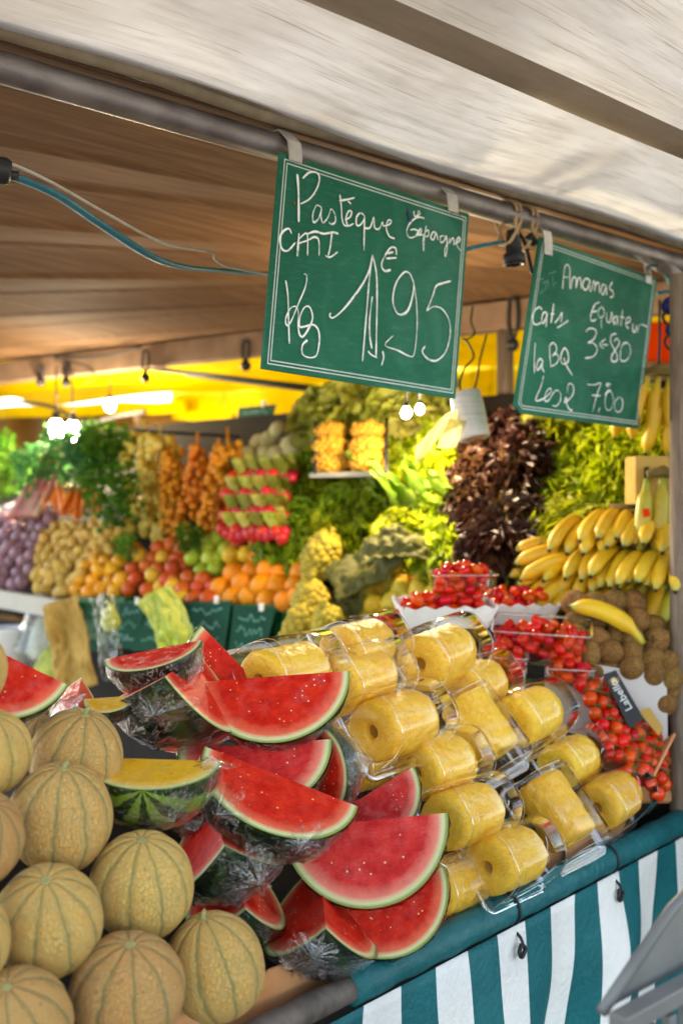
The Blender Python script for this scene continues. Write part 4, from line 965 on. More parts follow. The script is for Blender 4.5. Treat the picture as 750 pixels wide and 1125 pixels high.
# ================================================================ tomatoes
plum_me = ell(14, 10, lambda a, th: (.78 * math.sin(th) * math.cos(a), .78 * math.sin(th) * math.sin(a), 1.12 * math.cos(th))).me('plum_tomato', m_plum); weld(plum_me, 1e-4)
def tomato(p, r, lab, grp):
    o = ob('plum_tomato', plum_me, None, T(p) @ rrot() @ Sc(r)); return tag(o, lab, 'tomato', grp)
def boxframe(px, py, d, yaw, pitch=-.25, roll=0):
    x = V((math.cos(yaw), math.sin(yaw), roll)); z = V((0, pitch, 1))
    return frame(at(px, py, d), x, z)
def punnet(fr, lx, wy, h, lab, n, tlab, grp, heap=.02, r=.0165):
    t = thing('punnet', lab, 'punnet', mat=fr, group='clear punnets of plum tomatoes')
    g = G(); R_ = lambda k, z, rr=.012: [(x, y, z) for x, y in rrect(lx * k, wy * k, rr)]
    loft(g, [R_(1, h), R_(.97, h * .5), R_(.93, .008), R_(.88, 0)], True); ob('basket', g.me('punnet_basket', m_clear), t)
    g = G(); loft(g, [R_(1.0, h - .001), R_(1.045, h + .001, .014), R_(1.05, h - .004, .014), R_(1.0, h - .004)]); ob('rim', g.me('punnet_rim', m_rim), t)
    k = 0
    fill(fr, lx, wy, 0.0, h + heap, n, tlab, grp, r)
def fill(fr, lx, wy, z0, z1, n, tlab, grp, r, dome=True):
    pts = []; tries = 0
    while len(pts) < n and tries < n * 200:
        tries += 1
        x = random.uniform(-lx + r, lx - r); y = random.uniform(-wy + r, wy - r); z = random.uniform(z0 + r, z1)
        if dome and z > z0 + (z1 - z0) * (1 - .35 * ((x / lx) ** 2 + (y / wy) ** 2)): continue
        # prefer visible shells: skip the buried middle
        if abs(x) < lx * .5 and abs(y) < wy * .5 and z < z1 - 3.2 * r: continue
        if any((x - a) ** 2 + (y - b) ** 2 + (z - c) ** 2 < (1.55 * r) ** 2 for a, b, c in pts): continue
        pts.append((x, y, z))
    for p in pts: tomato(fr @ V(p), r * random.uniform(.92, 1.08), tlab, grp)
def cardtray(fr, lx, wy, h, lab, seed):
    t = thing('card_tray', lab, 'tray', mat=fr)
    g = G(); n = 4; base = rrect(lx * .86, wy * .82, .012, n); top = rrect(lx, wy, .01, n)
    # densify the outline so the scalloped rim shows
    def dens(pts, m=6):
        out = []
        for i in range(len(pts)):
            a = V((*pts[i], 0)); b = V((*pts[(i + 1) % len(pts)], 0)); kk = m if (b - a).length > .02 else 1
            out += [a.lerp(b, j / kk) for j in range(kk)]
        return out
    m_ = 9; A = dens(base, m_); Bq = dens(top, m_)
    loft(g, [[(p.x, p.y, 0) for p in A], [(p.x, p.y, h * .5) for p in [a.lerp(b, .5) for a, b in zip(A, Bq)]], [(p.x, p.y, h + .0045 * math.cos(i * PI)) for i, p in enumerate(Bq)]])
    g.add([(p.x, p.y, .001) for p in A], [tuple(range(len(A)))])
    o = ob('tray_body', g.me('tray_body', m_whitecard, False), t); md = o.modifiers.new('Solidify', 'SOLIDIFY'); md.thickness = .002
    return t
f1 = boxframe(487, 684, 2.80, .10, -.10)
cardtray(f1, .118, .085, .052, 'scalloped white card tray of plum tomatoes above the topmost pineapple box', 1)
fill(f1, .105, .072, .02, .068, 34, 'red plum tomato in the scalloped white tray above the topmost pineapple box', 'tomatoes in the left white tray', .0165, False)
f2 = boxframe(566, 680, 2.96, .05, -.10)
cardtray(f2, .100, .08, .05, 'scalloped white card tray of plum tomatoes next to the bananas', 2)
fill(f2, .09, .068, .02, .072, 30, 'red plum tomato in the white tray next to the bananas', 'tomatoes in the right white tray', .0165, False)
f3 = boxframe(507, 654, 2.84, .06, -.06)
punnet(f3, .078, .058, .058, 'clear punnet heaped with plum tomatoes standing on the left white tray', 46, 'red plum tomato in the punnet on the left white tray', 'tomatoes in the raised punnet')
f4 = boxframe(594, 722, 2.72, -.22, -.22)
punnet(f4, .112, .07, .082, 'long clear punnet of plum tomatoes in front of the kiwis', 62, 'dark red plum tomato in the long punnet in front of the kiwis', 'tomatoes in the long punnet', .004)
f5 = boxframe(552, 748, 2.68, -.15, -.2)
punnet(f5, .055, .055, .075, 'small clear punnet of plum tomatoes behind the middle pineapple boxes', 30, 'red plum tomato in the small punnet behind the middle pineapple boxes', 'tomatoes in the small punnet', .012)
f6 = boxframe(432, 706, 2.80, .1, -.15)
punnet(f6, .062, .05, .05, 'clear punnet of plum tomatoes left of the topmost pineapple box', 26, 'red plum tomato in the punnet left of the topmost pineapple box', 'tomatoes in the left punnet', .02)
f7 = boxframe(625, 748, 2.66, -.15, -.2)
punnet(f7, .055, .05, .045, 'low clear punnet of plum tomatoes at the corner of the grey card', 20, 'red plum tomato in the low punnet at the corner of the grey card', 'tomatoes in the low punnet', .012)
# vine tomatoes
cher = ell(16, 10, lambda a, th: (.94 * math.sin(th) * math.cos(a), .94 * math.sin(th) * math.sin(a), 1.06 * math.cos(th) - .06 * math.exp(-(th / .3) ** 2)))
cher_me = weld(cher.me('cherry_tomato', m_vine), 1e-4)
cal = G()
for k in range(5):
    a = 2 * PI * k / 5; d = V((math.cos(a), math.sin(a), 0)); s_ = V((-d.y, d.x, 0))
    cal.add([V((0, 0, 1.02)) - s_ * .10, V((0, 0, 1.02)) + s_ * .10, d * .45 + s_ * .10 + UP * 1.0, d * .85 + UP * .85, d * .45 - s_ * .10 + UP * 1.0], [(0, 1, 2, 3, 4)])
cal.tube([(0, 0, .98), (0, 0, 1.25)], .07, 6)
cal_me = cal.me('calyx', m_vstem)
def truss(p0, p1, n, lab, r=.0165):
    p0 = V(p0); p1 = V(p1); t = thing('tomato_vine', lab, 'vine tomatoes', p0, 'cherry tomatoes on the vine')
    mid = p0.lerp(p1, .5) + SN * .02 + V((random.uniform(-.01, .01), 0, .008)); L = smooth_pts([p0, mid, p1], 8)
    g = G(); g.tube(L, .0020, 6)
    ax = (p1 - p0).normalized(); sd = ax.cross(SN).normalized()
    inv = t.matrix_basis.inverted(); items = []
    for k in range(n):
        f = (k + .5) / n; q = L[int(f * (len(L) - 1))]
        c = q + sd * (r * 1.15 * (1 if k % 2 else -1) * random.uniform(.85, 1.2)) - SN * r * random.uniform(.2, .9) + ax * random.uniform(-.004, .004)
        zup = (q + SN * .012 - c).normalized() + V((random.uniform(-.3, .3), random.uniform(-.3, .3), random.uniform(-.3, .3)))
        m = frame(inv @ c, (random.random(), random.random(), .1), zup, r * random.uniform(.85, 1.1)); items.append(m)
        g.tube([q, c + zup.normalized() * r], .0013, 5)
    g.ob('vine_stem', m_vstem, t)
    for m in items:
        o = ob('tomato', cher_me, t, m); ob('calyx', cal_me, o)
nt = 0
desc = ['topmost', 'second', 'third', 'fourth', 'fifth', 'sixth', 'seventh', 'lowest']
for row in range(8):
    for c_ in range(3):
        px = 632 + row * 8.5 + c_ * 21; py = 744 + row * 15 + c_ * 8
        if px > 712: continue
        a = S(px, py, .085); b = S(min(px + 34, 733), py + 24, .08)
        truss(a, b, 7, '%s cherry tomato vine in the %s row of the cardboard crate' % (desc[row], ('left', 'middle', 'right')[c_])); nt += 1
# cardboard crate of the vine tomatoes, card divider, black label
t = thing('tomato_crate', 'cardboard crate holding the cherry tomatoes on the vine', 'crate', S(690, 850, .0))
g = G(); a, b = S(705, 862, .07), S(729, 815, .10); g.box((a + b) / 2, (b - a).normalized(), SN, (b - a).cross(SN).normalized(), (b - a).length / 2, .035, .003); g.ob('front_flap', m_card, t, False)
g = G(); c0 = [S(632, 745, .0), S(737, 790, .0), S(737, 880, .0), S(660, 880, .0)]; g.add(c0 + [v - SN * .01 for v in c0], [(0, 3, 2, 1), (4, 5, 6, 7), (0, 1, 5, 4), (1, 2, 6, 5), (2, 3, 7, 6), (3, 0, 4, 7)]); g.ob('crate_base', m_card, t, False)
gp = [at(598, 728, 2.69), at(640, 728, 2.69), at(727, 742, 2.68), at(732, 750, 2.68), at(733, 816, 2.66), at(720, 822, 2.66), at(598, 800, 2.68)]
vs = gp + [v + V((.002, .008, 0)) for v in gp]; k = len(gp)
o = obw('card_divider', vs, [tuple(range(k - 1, -1, -1)), tuple(range(k, 2 * k))] + [(i, (i + 1) % k, k + (i + 1) % k, k + i) for i in range(k)], m_greycard, None, False)
tag(o, 'grey card divider standing between the cherry tomatoes and the kiwis', 'divider')
lq = [at(662, 741, 2.62), at(676, 736, 2.63), at(707, 790, 2.60), at(691, 800, 2.58)]
nl = (lq[1] - lq[0]).cross(lq[3] - lq[0]).normalized()
if nl.dot(CAM - lq[0]) < 0: nl = -nl
t = thing('crate_label', 'black crate label with white lettering lying on the cherry tomatoes', 'label', lq[3])
vs = lq + [v - nl * .003 for v in lq]; obw('label_card', vs, [(0, 3, 2, 1), (4, 5, 6, 7), (0, 1, 5, 4), (1, 2, 6, 5), (2, 3, 7, 6), (3, 0, 4, 7)], m_label, t, False)
g = G(); g.lathe([(0, .0015), (.008, .001), (.009, 0)], 12, 0, frame(at(673, 747, 2.622) + nl * .001, UP, nl)); g.lathe([(.010, .0), (.0125, .0012), (.015, 0)], 10, 0, frame(at(673, 747, 2.622) + nl * .001, UP, nl)); g.ob('emblem', m_gold, t)
cu = bpy.data.curves.new('lettering', 'FONT'); cu.body = 'Labello'; cu.size = .027; cu.extrude = .0006; cu.align_x = 'LEFT'
o = link(bpy.data.objects.new('lettering', cu)); o.parent = t; cu.materials.append(m_white)
tx = (at(678, 752, 2.62) - at(692, 777, 2.605)).normalized(); ty = nl.cross(tx)
mt = frame(at(694, 779, 2.603) + nl * .0025, tx, nl); o.matrix_local = t.matrix_basis.inverted() @ mt
bpy.context.view_layer.update()
dg = bpy.context.evaluated_depsgraph_get(); me = bpy.data.meshes.new_from_object(o.evaluated_get(dg)); ml = o.matrix_local.copy(); bpy.data.objects.remove(o)
o = ob('lettering', me, t, ml)
kp = [at(700, 781, 2.62), at(713, 777, 2.63), at(728, 800, 2.61), at(723, 808, 2.60)]
o = obw('kraft_card', kp + [v - nl * .003 for v in kp], [(0, 3, 2, 1), (4, 5, 6, 7), (0, 1, 5, 4), (1, 2, 6, 5), (2, 3, 7, 6), (3, 0, 4, 7)], m_kraft, None, False); tag(o, 'small brown card tag lying beside the black crate label', 'card')
# ================================================================ kiwis and bananas
random.seed(5)
kiwi_me = weld(ell(28, 18, lambda a, th: (.90 * math.sin(th) * math.cos(a), .86 * math.sin(th) * math.sin(a), 1.06 * math.cos(th) + .05 * math.exp(-((th) / .16) ** 2))).me('kiwi', m_kiwi), 1e-4)
KI = [(630, 662, 2.806), (652, 665, 2.797), (674, 661, 2.803), (696, 663, 2.809), (634, 684, 2.774), (656, 680, 2.781), (678, 682, 2.775), (700, 681, 2.773), (718, 687, 2.781), (633, 700, 2.741), (655, 701, 2.727), (675, 702, 2.743), (695, 704, 2.719), (720, 704, 2.728), (647, 718, 2.7), (669, 716, 2.703), (693, 718, 2.705), (714, 725, 2.715), (733, 728, 2.711), (652, 736, 2.712), (670, 734, 2.72), (692, 734, 2.697), (716, 741, 2.698), (736, 745, 2.7), (731, 758, 2.721), (728, 774, 2.696)]
for px, py, d in KI:
    o = ob('kiwi', kiwi_me, None, T(at(px, py, d)) @ rrot() @ Sc(.0325 * random.uniform(.93, 1.07)))
    tag(o, 'brown fuzzy kiwi in the heap between the grey card divider and the bananas', 'kiwi', 'kiwis heaped in front of the bananas')
def banana(L=.20, r=.0215, bend=1.0, seed=0):
    n, k = 18, 10; vs = []; uv = []
    for i in range(n + 1):
        u = i / n; a = (u - .5) * bend
        R_ = L / bend; c = V((R_ * (math.cos(a) - 1), 0, R_ * math.sin(a))); d = V((-math.sin(a), 0, math.cos(a))); nn = V((math.cos(a), 0, math.sin(a)))
        if u < .16: rr = r * (.36 + .14 * u / .16)
        elif u < .3: q = (u - .16) / .14; rr = r * (.50 + .46 * q * q * (3 - 2 * q))
        elif u < .8: rr = r * (.96 + .06 * math.sin((u - .3) / .5 * PI))
        elif u < .955: q = (u - .8) / .155; rr = r * (.96 - .66 * q ** 1.7)
        else: rr = r * (.27 - .06 * (u - .955) / .045)
        for j in range(k):
            b = 2 * PI * j / k; f = 1 + .05 * math.cos(5 * b)
            vs.append(c + (nn * math.cos(b) + V((0, 1, 0)) * math.sin(b)) * rr * f); uv.append((u, j / k))
    fs = [(i * k + j, i * k + (j + 1) % k, (i + 1) * k + (j + 1) % k, (i + 1) * k + j) for i in range(n) for j in range(k)]
    fs += [tuple(range(k - 1, -1, -1)), tuple(n * k + j for j in range(k))]
    return vs, fs, uv
def ban_mesh(m, **k):
    v, f, uv = banana(**k); return mesh('banana', v, f, m, True, uv)
bm_y = [ban_mesh(m_ban, bend=b, L=l) for b, l in ((.85, .20), (1.1, .21), (.65, .19))]
bm_g = [ban_mesh(m_bang, bend=b, L=l) for b, l in ((.85, .20), (1.0, .21))]
def hand(p, tip, out, n, lab, meshes, spread=.034, s=1.0, grp='banana hands piled at the right', fan=.09):
    """p: crown; tip: direction of the fingers; out: side the fingers bulge to"""
    z = V(tip).normalized(); x = V(out); x = (x - z * x.dot(z)).normalized(); y = z.cross(x)
    base = Matrix((x, y, z)).transposed().to_4x4(); base.translation = p
    t = thing('banana_hand', lab, 'bananas', mat=base, group=grp)
    g = G(); g.tube([V((-.012, -spread * (n - 1) / 2 * .55, -.005)), V((-.018, 0, -.018)), V((-.012, spread * (n - 1) / 2 * .55, -.005))], [.011, .015, .011], 8); ob('crown', g.me('banana_crown', m_crown), t)
    for i in range(n):
        f = i - (n - 1) / 2
        me = meshes[random.randrange(len(meshes))]
        m = T(V((random.uniform(-.006, .006), f * spread * .55, 0))) @ Matrix.Rotation(-f * fan, 4, 'X') @ Matrix.Rotation(random.uniform(-.08, .08), 4, 'Y') @ T(V((0, 0, .098 * s))) @ Sc(s * random.uniform(.93, 1.05))
        ob('banana', me, t, m)
def Bd(px, py, px2, py2, off1, off2): return (B(px2, py2, off2) - B(px, py, off1))
# crown pixel, tip pixel, offset above slope at crown / tip, fingers, colour, label
HN = [
 (636, 598, 585, 612, .07, .11, 3, 0, 'yellow banana hand topmost at the left end of the pile, pointing left'),
 (632, 618, 588, 640, .03, .07, 4, 0, 'yellow banana hand at the left end of the pile below the topmost one'),
 (655, 605, 622, 645, .03, .08, 4, 0, 'yellow banana hand low at the left of the pile above the white tomato tray'),
 (658, 566, 630, 604, .09, .15, 4, 0, 'yellow banana hand at the top left of the pile below the frisée'),
 (686, 556, 662, 598, .09, .16, 4, 0, 'yellow banana hand at the top of the pile in the middle'),
 (712, 562, 692, 606, .08, .15, 4, 0, 'yellow banana hand at the top of the pile under the upright green bananas'),
 (672, 596, 648, 634, .05, .11, 4, 0, 'yellow banana hand in the second row, left of the middle'),
 (700, 598, 676, 640, .05, .12, 4, 0, 'yellow banana hand in the second row at the middle'),
 (728, 602, 706, 646, .05, .12, 4, 0, 'yellow banana hand in the second row by the right post'),
 (650, 632, 624, 664, .0, .04, 4, 0, 'yellow banana hand in the lowest row above the left kiwis'),
 (678, 630, 654, 660, -.03, .01, 4, 0, 'yellow banana hand in the lowest row above the middle kiwis'),
 (706, 634, 686, 668, -.03, .01, 4, 0, 'yellow banana hand in the lowest row above the right kiwis'),
 (736, 640, 718, 676, -.06, -.02, 4, 1, 'greenish banana hand in the lowest row beside the right post'),
 (616, 640, 590, 660, -.03, .01, 4, 1, 'greenish banana hand at the lower left of the pile'),
 (744, 668, 734, 704, -.08, -.05, 3, 1, 'green banana hand lowest of all beside the right post'),
 (750, 590, 740, 632, .0, .04, 3, 0, 'yellow banana hand half hidden by the right post')]
for cx, cy, tx_, ty_, o1, o2, n, gr, lab in HN:
    a = B(cx, cy, o1); b = B(tx_, ty_, o2)
    hand(a, b - a, BN * .5 + UP * .9 + V((0, -.5, 0)), n, lab, bm_g if gr else bm_y, .056, .90, fan=.09)
# single long banana on the kiwis
a = at(648, 664, 2.74); b = at(704, 690, 2.69); z = (b - a).normalized(); 
t = hand(b + z * .02, a - b, UP, 1, 'single yellow banana lying on top of the kiwi heap', bm_y, grp=None)
a = B(728, 524, .17); hand(a, V((-.10, -.10, -1)), V((-.2, -1, .1)), 3, 'upright green banana hand with a small red sticker, leaning at the right post', bm_g, .07, 1.02, fan=.03)
p = a + V((-.055, -.045, -.09)); g = G(); g.box(p, V((1, 0, 0)), V((0, 1, 0)), V((-.1, 0, 1)), .008, .002, .010); tag(g.ob('fruit_sticker', m_red, None, False), 'small red sticker on the upright green bananas', 'sticker')
for px, py, d, n, lab in ((721, 412, 2.98, 5, 'ripe banana hand hanging highest beside the pineapple price board'), (748, 430, 2.95, 4, 'ripe banana hand hanging at the right post')):
    hand(at(px, py, d), V((-.10, -.06, -1)), V((-.5, -.8, .1)), n, lab, bm_y, .05, .88, 'banana hands hanging under the red canvas', fan=.17)
g = G(); g.tube([at(722, 410, 2.99), at(724, 380, 3.05), at(724, 330, 3.2)], .004, 6); tag(g.ob('cord', m_cord), 'cord carrying the hanging bananas', 'cord')
p = B(710, 528, .12)
g = G(); g.box(p, V((1, .1, 0)).normalized(), V((-.1, 1, 0)).normalized(), UP, .045, .04, .062); o = g.ob('cardboard_box', m_kraft, None, False)
tag(o, 'small cardboard box with a slot standing among the frisée by the green bananas', 'box'); bevel(o.data, .003)
g = G(); g.box(p + V((-.012, -.044, .012)), V((1, .1, 0)).normalized(), V((-.1, 1, 0)).normalized(), UP, .006, .002, .022); g.ob('slot', m_black, o, False)
o.children[0].matrix_local = T(-o.location) @ T(o.children[0].location) if False else o.children[0].matrix_local

# ================================================================ far fruit heaps
sph = weld(ell(20, 14, lambda a, th: (math.sin(th) * math.cos(a), math.sin(th) * math.sin(a), .95 * math.cos(th))).me('orange', m_orange), 1e-4)
def applef(a, th):
    r = 1 - .10 * math.exp(-(th / .3) ** 2) * 2.2 - .12 * math.exp(-((PI - th) / .25) ** 2)
    w = 1 + .05 * math.cos(th)
    return (r * w * math.sin(th) * math.cos(a), r * w * math.sin(th) * math.sin(a), .92 * r * math.cos(th))
def fruit(name, m, fn=applef): return weld(ell(20, 14, fn).me(name, m), 1e-4)
pearf = lambda a, th: tuple(V((math.sin(th) * math.cos(a) * (.95 - .30 * math.cos(th)), math.sin(th) * math.sin(a) * (.95 - .30 * math.cos(th)), 1.15 * math.cos(th))))
potf = lambda a, th: (.85 * math.sin(th) * math.cos(a), .78 * math.sin(th) * math.sin(a), 1.35 * math.cos(th))
ap_r, ap_g, ap_y = fruit('apple', m_apr), fruit('apple', m_apg), fruit('apple', m_apy)
pear_me, nect, pot_me, on_me, ga_me = fruit('pear', m_pear, pearf), fruit('nectarine', m_mand), fruit('potato', m_pot, potf), fruit('onion', m_onion, lambda a, th: (math.sin(th) * math.cos(a), math.sin(th) * math.sin(a), .9 * math.cos(th) + .16 * math.exp(-(th / .25) ** 2))), fruit('garlic', m_garlic)
def inpoly(x, y, P):
    c = False
    for i in range(len(P)):
        (x1, y1), (x2, y2) = P[i - 1], P[i]
        if (y1 > y) != (y2 > y) and x < (x2 - x1) * (y - y1) / (y2 - y1) + x1: c = not c
    return c
def heap(poly, r, me, name, lab, cat, grp, off=.0, upright=False, step=1.42, jit=.28, only=None):
    xs = [p[0] for p in poly]; ys = [p[1] for p in poly]
    y = min(ys); row = 0; n = 0
    while y < max(ys):
        d = B((min(xs) + max(xs)) / 2, y).y; rp_ = r * F / d
        x = min(xs) + (row % 2) * rp_ * .8
        while x < max(xs):
            jx = x + random.uniform(-jit, jit) * rp_; jy = y + random.uniform(-jit, jit) * rp_
            if inpoly(jx, jy, poly):
                p = B(jx, jy, off + random.uniform(-.012, .02))
                mm = T(p) @ (Matrix.Rotation(random.uniform(-.5, .5), 4, 'X') @ Matrix.Rotation(random.uniform(-.5, .5), 4, 'Y') @ Matrix.Rotation(random.random() * 6, 4, 'Z') if upright else rrot()) @ Sc(r * random.uniform(.88, 1.1))
                m_ = me[random.randrange(len(me))] if isinstance(me, list) else me
                o = ob(name, m_, None, mm); n += 1
                if isinstance(lab, dict): tag(o, lab[m_.name][0], cat, lab[m_.name][1])
                else: tag(o, lab, cat, grp)
            x += rp_ * step
        y += rp_ * step * .80; row += 1
    return n
heap([(236, 655), (240, 622), (300, 598), (342, 612), (346, 662), (236, 664)], .041, sph, 'orange', 'orange in the heap above the green crate at the centre', 'orange', 'oranges heaped in the green crate')
heap([(138, 655), (140, 604), (205, 590), (212, 625), (236, 640), (236, 660), (138, 658)], .034, [ap_r, ap_r, ap_y], 'apple', {ap_r.name: ('red apple in the heap left of the oranges', 'red apples left of the oranges'), ap_y.name: ('yellow and red apple in the red heap left of the oranges', 'streaked apples left of the oranges')}, 'apple', None)
heap([(205, 612), (206, 590), (232, 580), (262, 590), (258, 604), (236, 628), (210, 628)], .034, ap_g, 'apple', 'green apple in the small heap behind the red apples', 'apple', 'green apples behind the red apples')
heap([(258, 606), (262, 590), (300, 586), (300, 598), (240, 622)], .036, [ap_r, ap_y], 'apple', {ap_r.name: ('red apple behind the oranges', 'red apples behind the oranges'), ap_y.name: ('yellow and red apple behind the oranges', 'streaked apples behind the oranges')}, 'apple', None)
heap([(84, 652), (92, 618), (138, 605), (138, 655)], .035, nect, 'nectarine', 'orange yellow nectarine between the potatoes and the red apples', 'nectarine', 'nectarines beside the potatoes')
heap([(34, 650), (44, 585), (66, 572), (120, 570), (134, 588), (132, 604), (92, 618), (80, 652)], .029, pot_me, 'potato', 'yellow potato in the heap between purple onions and nectarines', 'potato', 'potatoes heaped at the left')
heap([(-25, 648), (-25, 572), (20, 560), (62, 566), (44, 588), (34, 646)], .036, on_me, 'onion', 'purple onion in the heap at the left edge', 'onion', 'purple onions at the left edge')
heap([(-10, 566), (-10, 556), (50, 560), (120, 572), (118, 562), (60, 552)], .030, ga_me, 'garlic', 'pale garlic bulb along the top of the onions and potatoes', 'garlic', 'garlic bulbs above the potatoes')
heap([(372, 690), (376, 650), (402, 624), (450, 605), (482, 606), (486, 650), (440, 680), (420, 692)], .036, [pear_me, pear_me, ap_y], 'pear', {pear_me.name: ('yellow pear in the heap left of the white tomato tray', 'pears left of the tomato tray'), ap_y.name: ('yellow and red apple in the pear heap left of the white tomato tray', 'apples among the pears')}, 'pear', None, upright=True)
# ================================================================ leaves
def leaf(g, base, dirv, up, L, W, frill, seed, nu=7, nv=6, cup=.25, droop=.35, fr=9):
    d = V(dirv).normalized(); s_ = d.cross(V(up)); s_ = s_.normalized() if s_.length > 1e-4 else V((1, 0, 0)); n = s_.cross(d)
    def fn(u, v):
        x = (v - .5) * 2; w = W * (.22 + .78 * math.sin(PI * min(1, u * .62 + .05)) ** .8) * (1 if u < .85 else 1 - ((u - .85) / .15) ** 2 * .35)
        e = abs(x) ** 2 * (.35 + u)
        z = cup * W * x * x - droop * L * u * u + frill * e * (math.sin(u * fr * 2 + seed + x * 2) + .6 * math.sin(u * fr * 4.7 + seed * 2 + x))
        z += frill * (u ** 3) * math.sin(x * fr * .9 + seed * 3)
        return V(base) + d * (L * u) + s_ * (x * w * (1 + .12 * math.sin(u * fr * 3 + seed))) + n * z
    g.grid(fn, nu, nv)
def lettuce(seed, m, n=34, L=.15, W=.07, frill=.016, open_=1.0, tall=.0, fr=9, nu=8, nv=7):
    random.seed(seed); g = G()
    for i in range(n):
        f = i / n; a = i * 2.39996 + random.uniform(-.3, .3); el = (1.35 - 1.45 * f * open_) + random.uniform(-.12, .12)
        d = V((math.cos(a) * math.cos(el), math.sin(a) * math.cos(el), math.sin(el) * (1 + tall)))
        l = L * (.55 + .45 * f) * random.uniform(.85, 1.12)
        leaf(g, V((math.cos(a), math.sin(a), 0)) * .012, d, UP, l * (1 + tall * .4), W * random.uniform(.75, 1.15), frill, random.random() * 9, nu, nv, .25, .22 + .25 * f, fr)
    return g.me('lettuce_leaves', m)
L_let = [lettuce(s, m_let, 46, .15, .052, .022, 1.0, 0, 11, 9, 7) for s in (1, 2, 3)]; L_dark = [lettuce(s, m_letd, 46, .15, .05, .024, 1.0, 0, 11, 9, 7) for s in (4, 5)]
L_fris = [lettuce(s, m_fris, 190, .15, .012, .020, 1.05, 0, 15, 9, 2) for s in (6, 7, 8)]
L_red = [lettuce(s, m_redlet, 110, .15, .022, .022, 1.05, 0, 13, 9, 3) for s in (9, 10, 11)]
L_rom = [lettuce(s, m_romaine, 16, .19, .055, .008, .55, .5) for s in (12, 13)]
L_cab = [lettuce(s, m_cabb, 26, .12, .075, .008, .9) for s in (14, 15)]
random.seed(21)
def heads(lst, meshes, scale, label, grp, cat='lettuce', name='lettuce', off=.02, along=None, lean=.0):
    for i, row in enumerate(lst):
        px, py = row[:2]; lab = label(i, row) if callable(label) else label
        z = BN + V((random.uniform(-.35, .35), random.uniform(-.3, .1), random.uniform(-.2, .35)))
        m = frame(B(px, py, off + random.uniform(-.02, .03)), V((random.gauss(0, 1), random.gauss(0, 1), .1)), z if along is None else along, scale * random.uniform(.9, 1.12))
        tag(ob(name, meshes[random.randrange(len(meshes))], None, m), lab, cat, grp)
heads([(312, 532), (340, 530), (316, 556), (328, 575), (350, 584), (310, 590), (338, 600)], L_dark, .78, 'dark green lettuce in the group right of the radish stack', 'dark lettuces beside the radishes')
heads([(350, 515), (384, 512), (418, 508), (452, 506), (486, 508), (362, 536), (396, 534), (430, 532), (464, 530), (496, 534), (340, 556), (374, 558), (408, 556), (486, 556), (505, 575), (470, 582), (496, 598), (440, 590), (472, 606), (510, 610), (436, 484), (468, 484), (398, 580), (366, 580), (500, 490)], L_let, .76, 'bright green curly lettuce in the rows at the centre left of the dark red heads', 'curly lettuces in the centre')
heads([(408, 565), (432, 568), (455, 562), (470, 556)], L_rom, .9, 'pale green romaine heart lying before the curly lettuces', 'romaine hearts in the centre', along=V((.55, -.2, .8)))
heads([(528, 492), (555, 482), (582, 490), (522, 520), (550, 514), (580, 518), (520, 548), (548, 546), (578, 548), (530, 575), (560, 578), (585, 580), (545, 600), (575, 603), (540, 530), (568, 532)], L_red, .74, 'dark red oak leaf lettuce in the block between green lettuces and frisée', 'dark red lettuces', off=.06)
heads([(618, 482), (650, 478), (682, 480), (714, 482), (610, 508), (640, 506), (672, 506), (704, 508), (735, 508), (618, 534), (650, 532), (682, 532), (714, 534), (606, 560), (638, 560), (668, 556), (700, 560), (600, 586), (628, 586), (596, 606), (620, 606), (628, 460), (660, 458), (692, 460)], L_fris, .86, 'frilly yellow green frisée in the block above the bananas', 'frisée heads above the bananas')
heads([(345, 462), (375, 452), (405, 450), (435, 448), (460, 462), (470, 440), (365, 445), (400, 436), (432, 432), (610, 450)], L_cab, 1.0, 'pale green cabbage on the top shelf behind the orange net sacks', 'pale cabbages on the top shelf', 'cabbage', 'cabbage', .05)
# herbs
def herb(seed, m, n=260, R_=.13, Hh=.26, leafs=.022):
    random.seed(seed); g = G()
    for i in range(n):
        a = random.random() * 2 * PI; r = R_ * math.sqrt(random.random()); z = Hh * random.random() ** .7
        p = V((r * math.cos(a), r * math.sin(a), z)); d = V((math.cos(a) * .6, math.sin(a) * .6, random.uniform(-.3, .9)))
        for k in range(3): leaf(g, p, d + V((random.uniform(-.9, .9), random.uniform(-.9, .9), random.uniform(-.4, .4))), UP, leafs * random.uniform(.7, 1.4), leafs * .45, .003, random.random() * 9, 3, 2, .3, .3)
        if i % 9 == 0: g.tube([V((r * .2 * math.cos(a), r * .2 * math.sin(a), 0)), p], .002, 4, cap=False)
    return g.me('herb_leaves', m)
H_p = [herb(s, m_herb) for s in (31, 32)]; H_f = [herb(s, m_fennel, 320, .15, .30, .026) for s in (33, 34)]
random.seed(41)
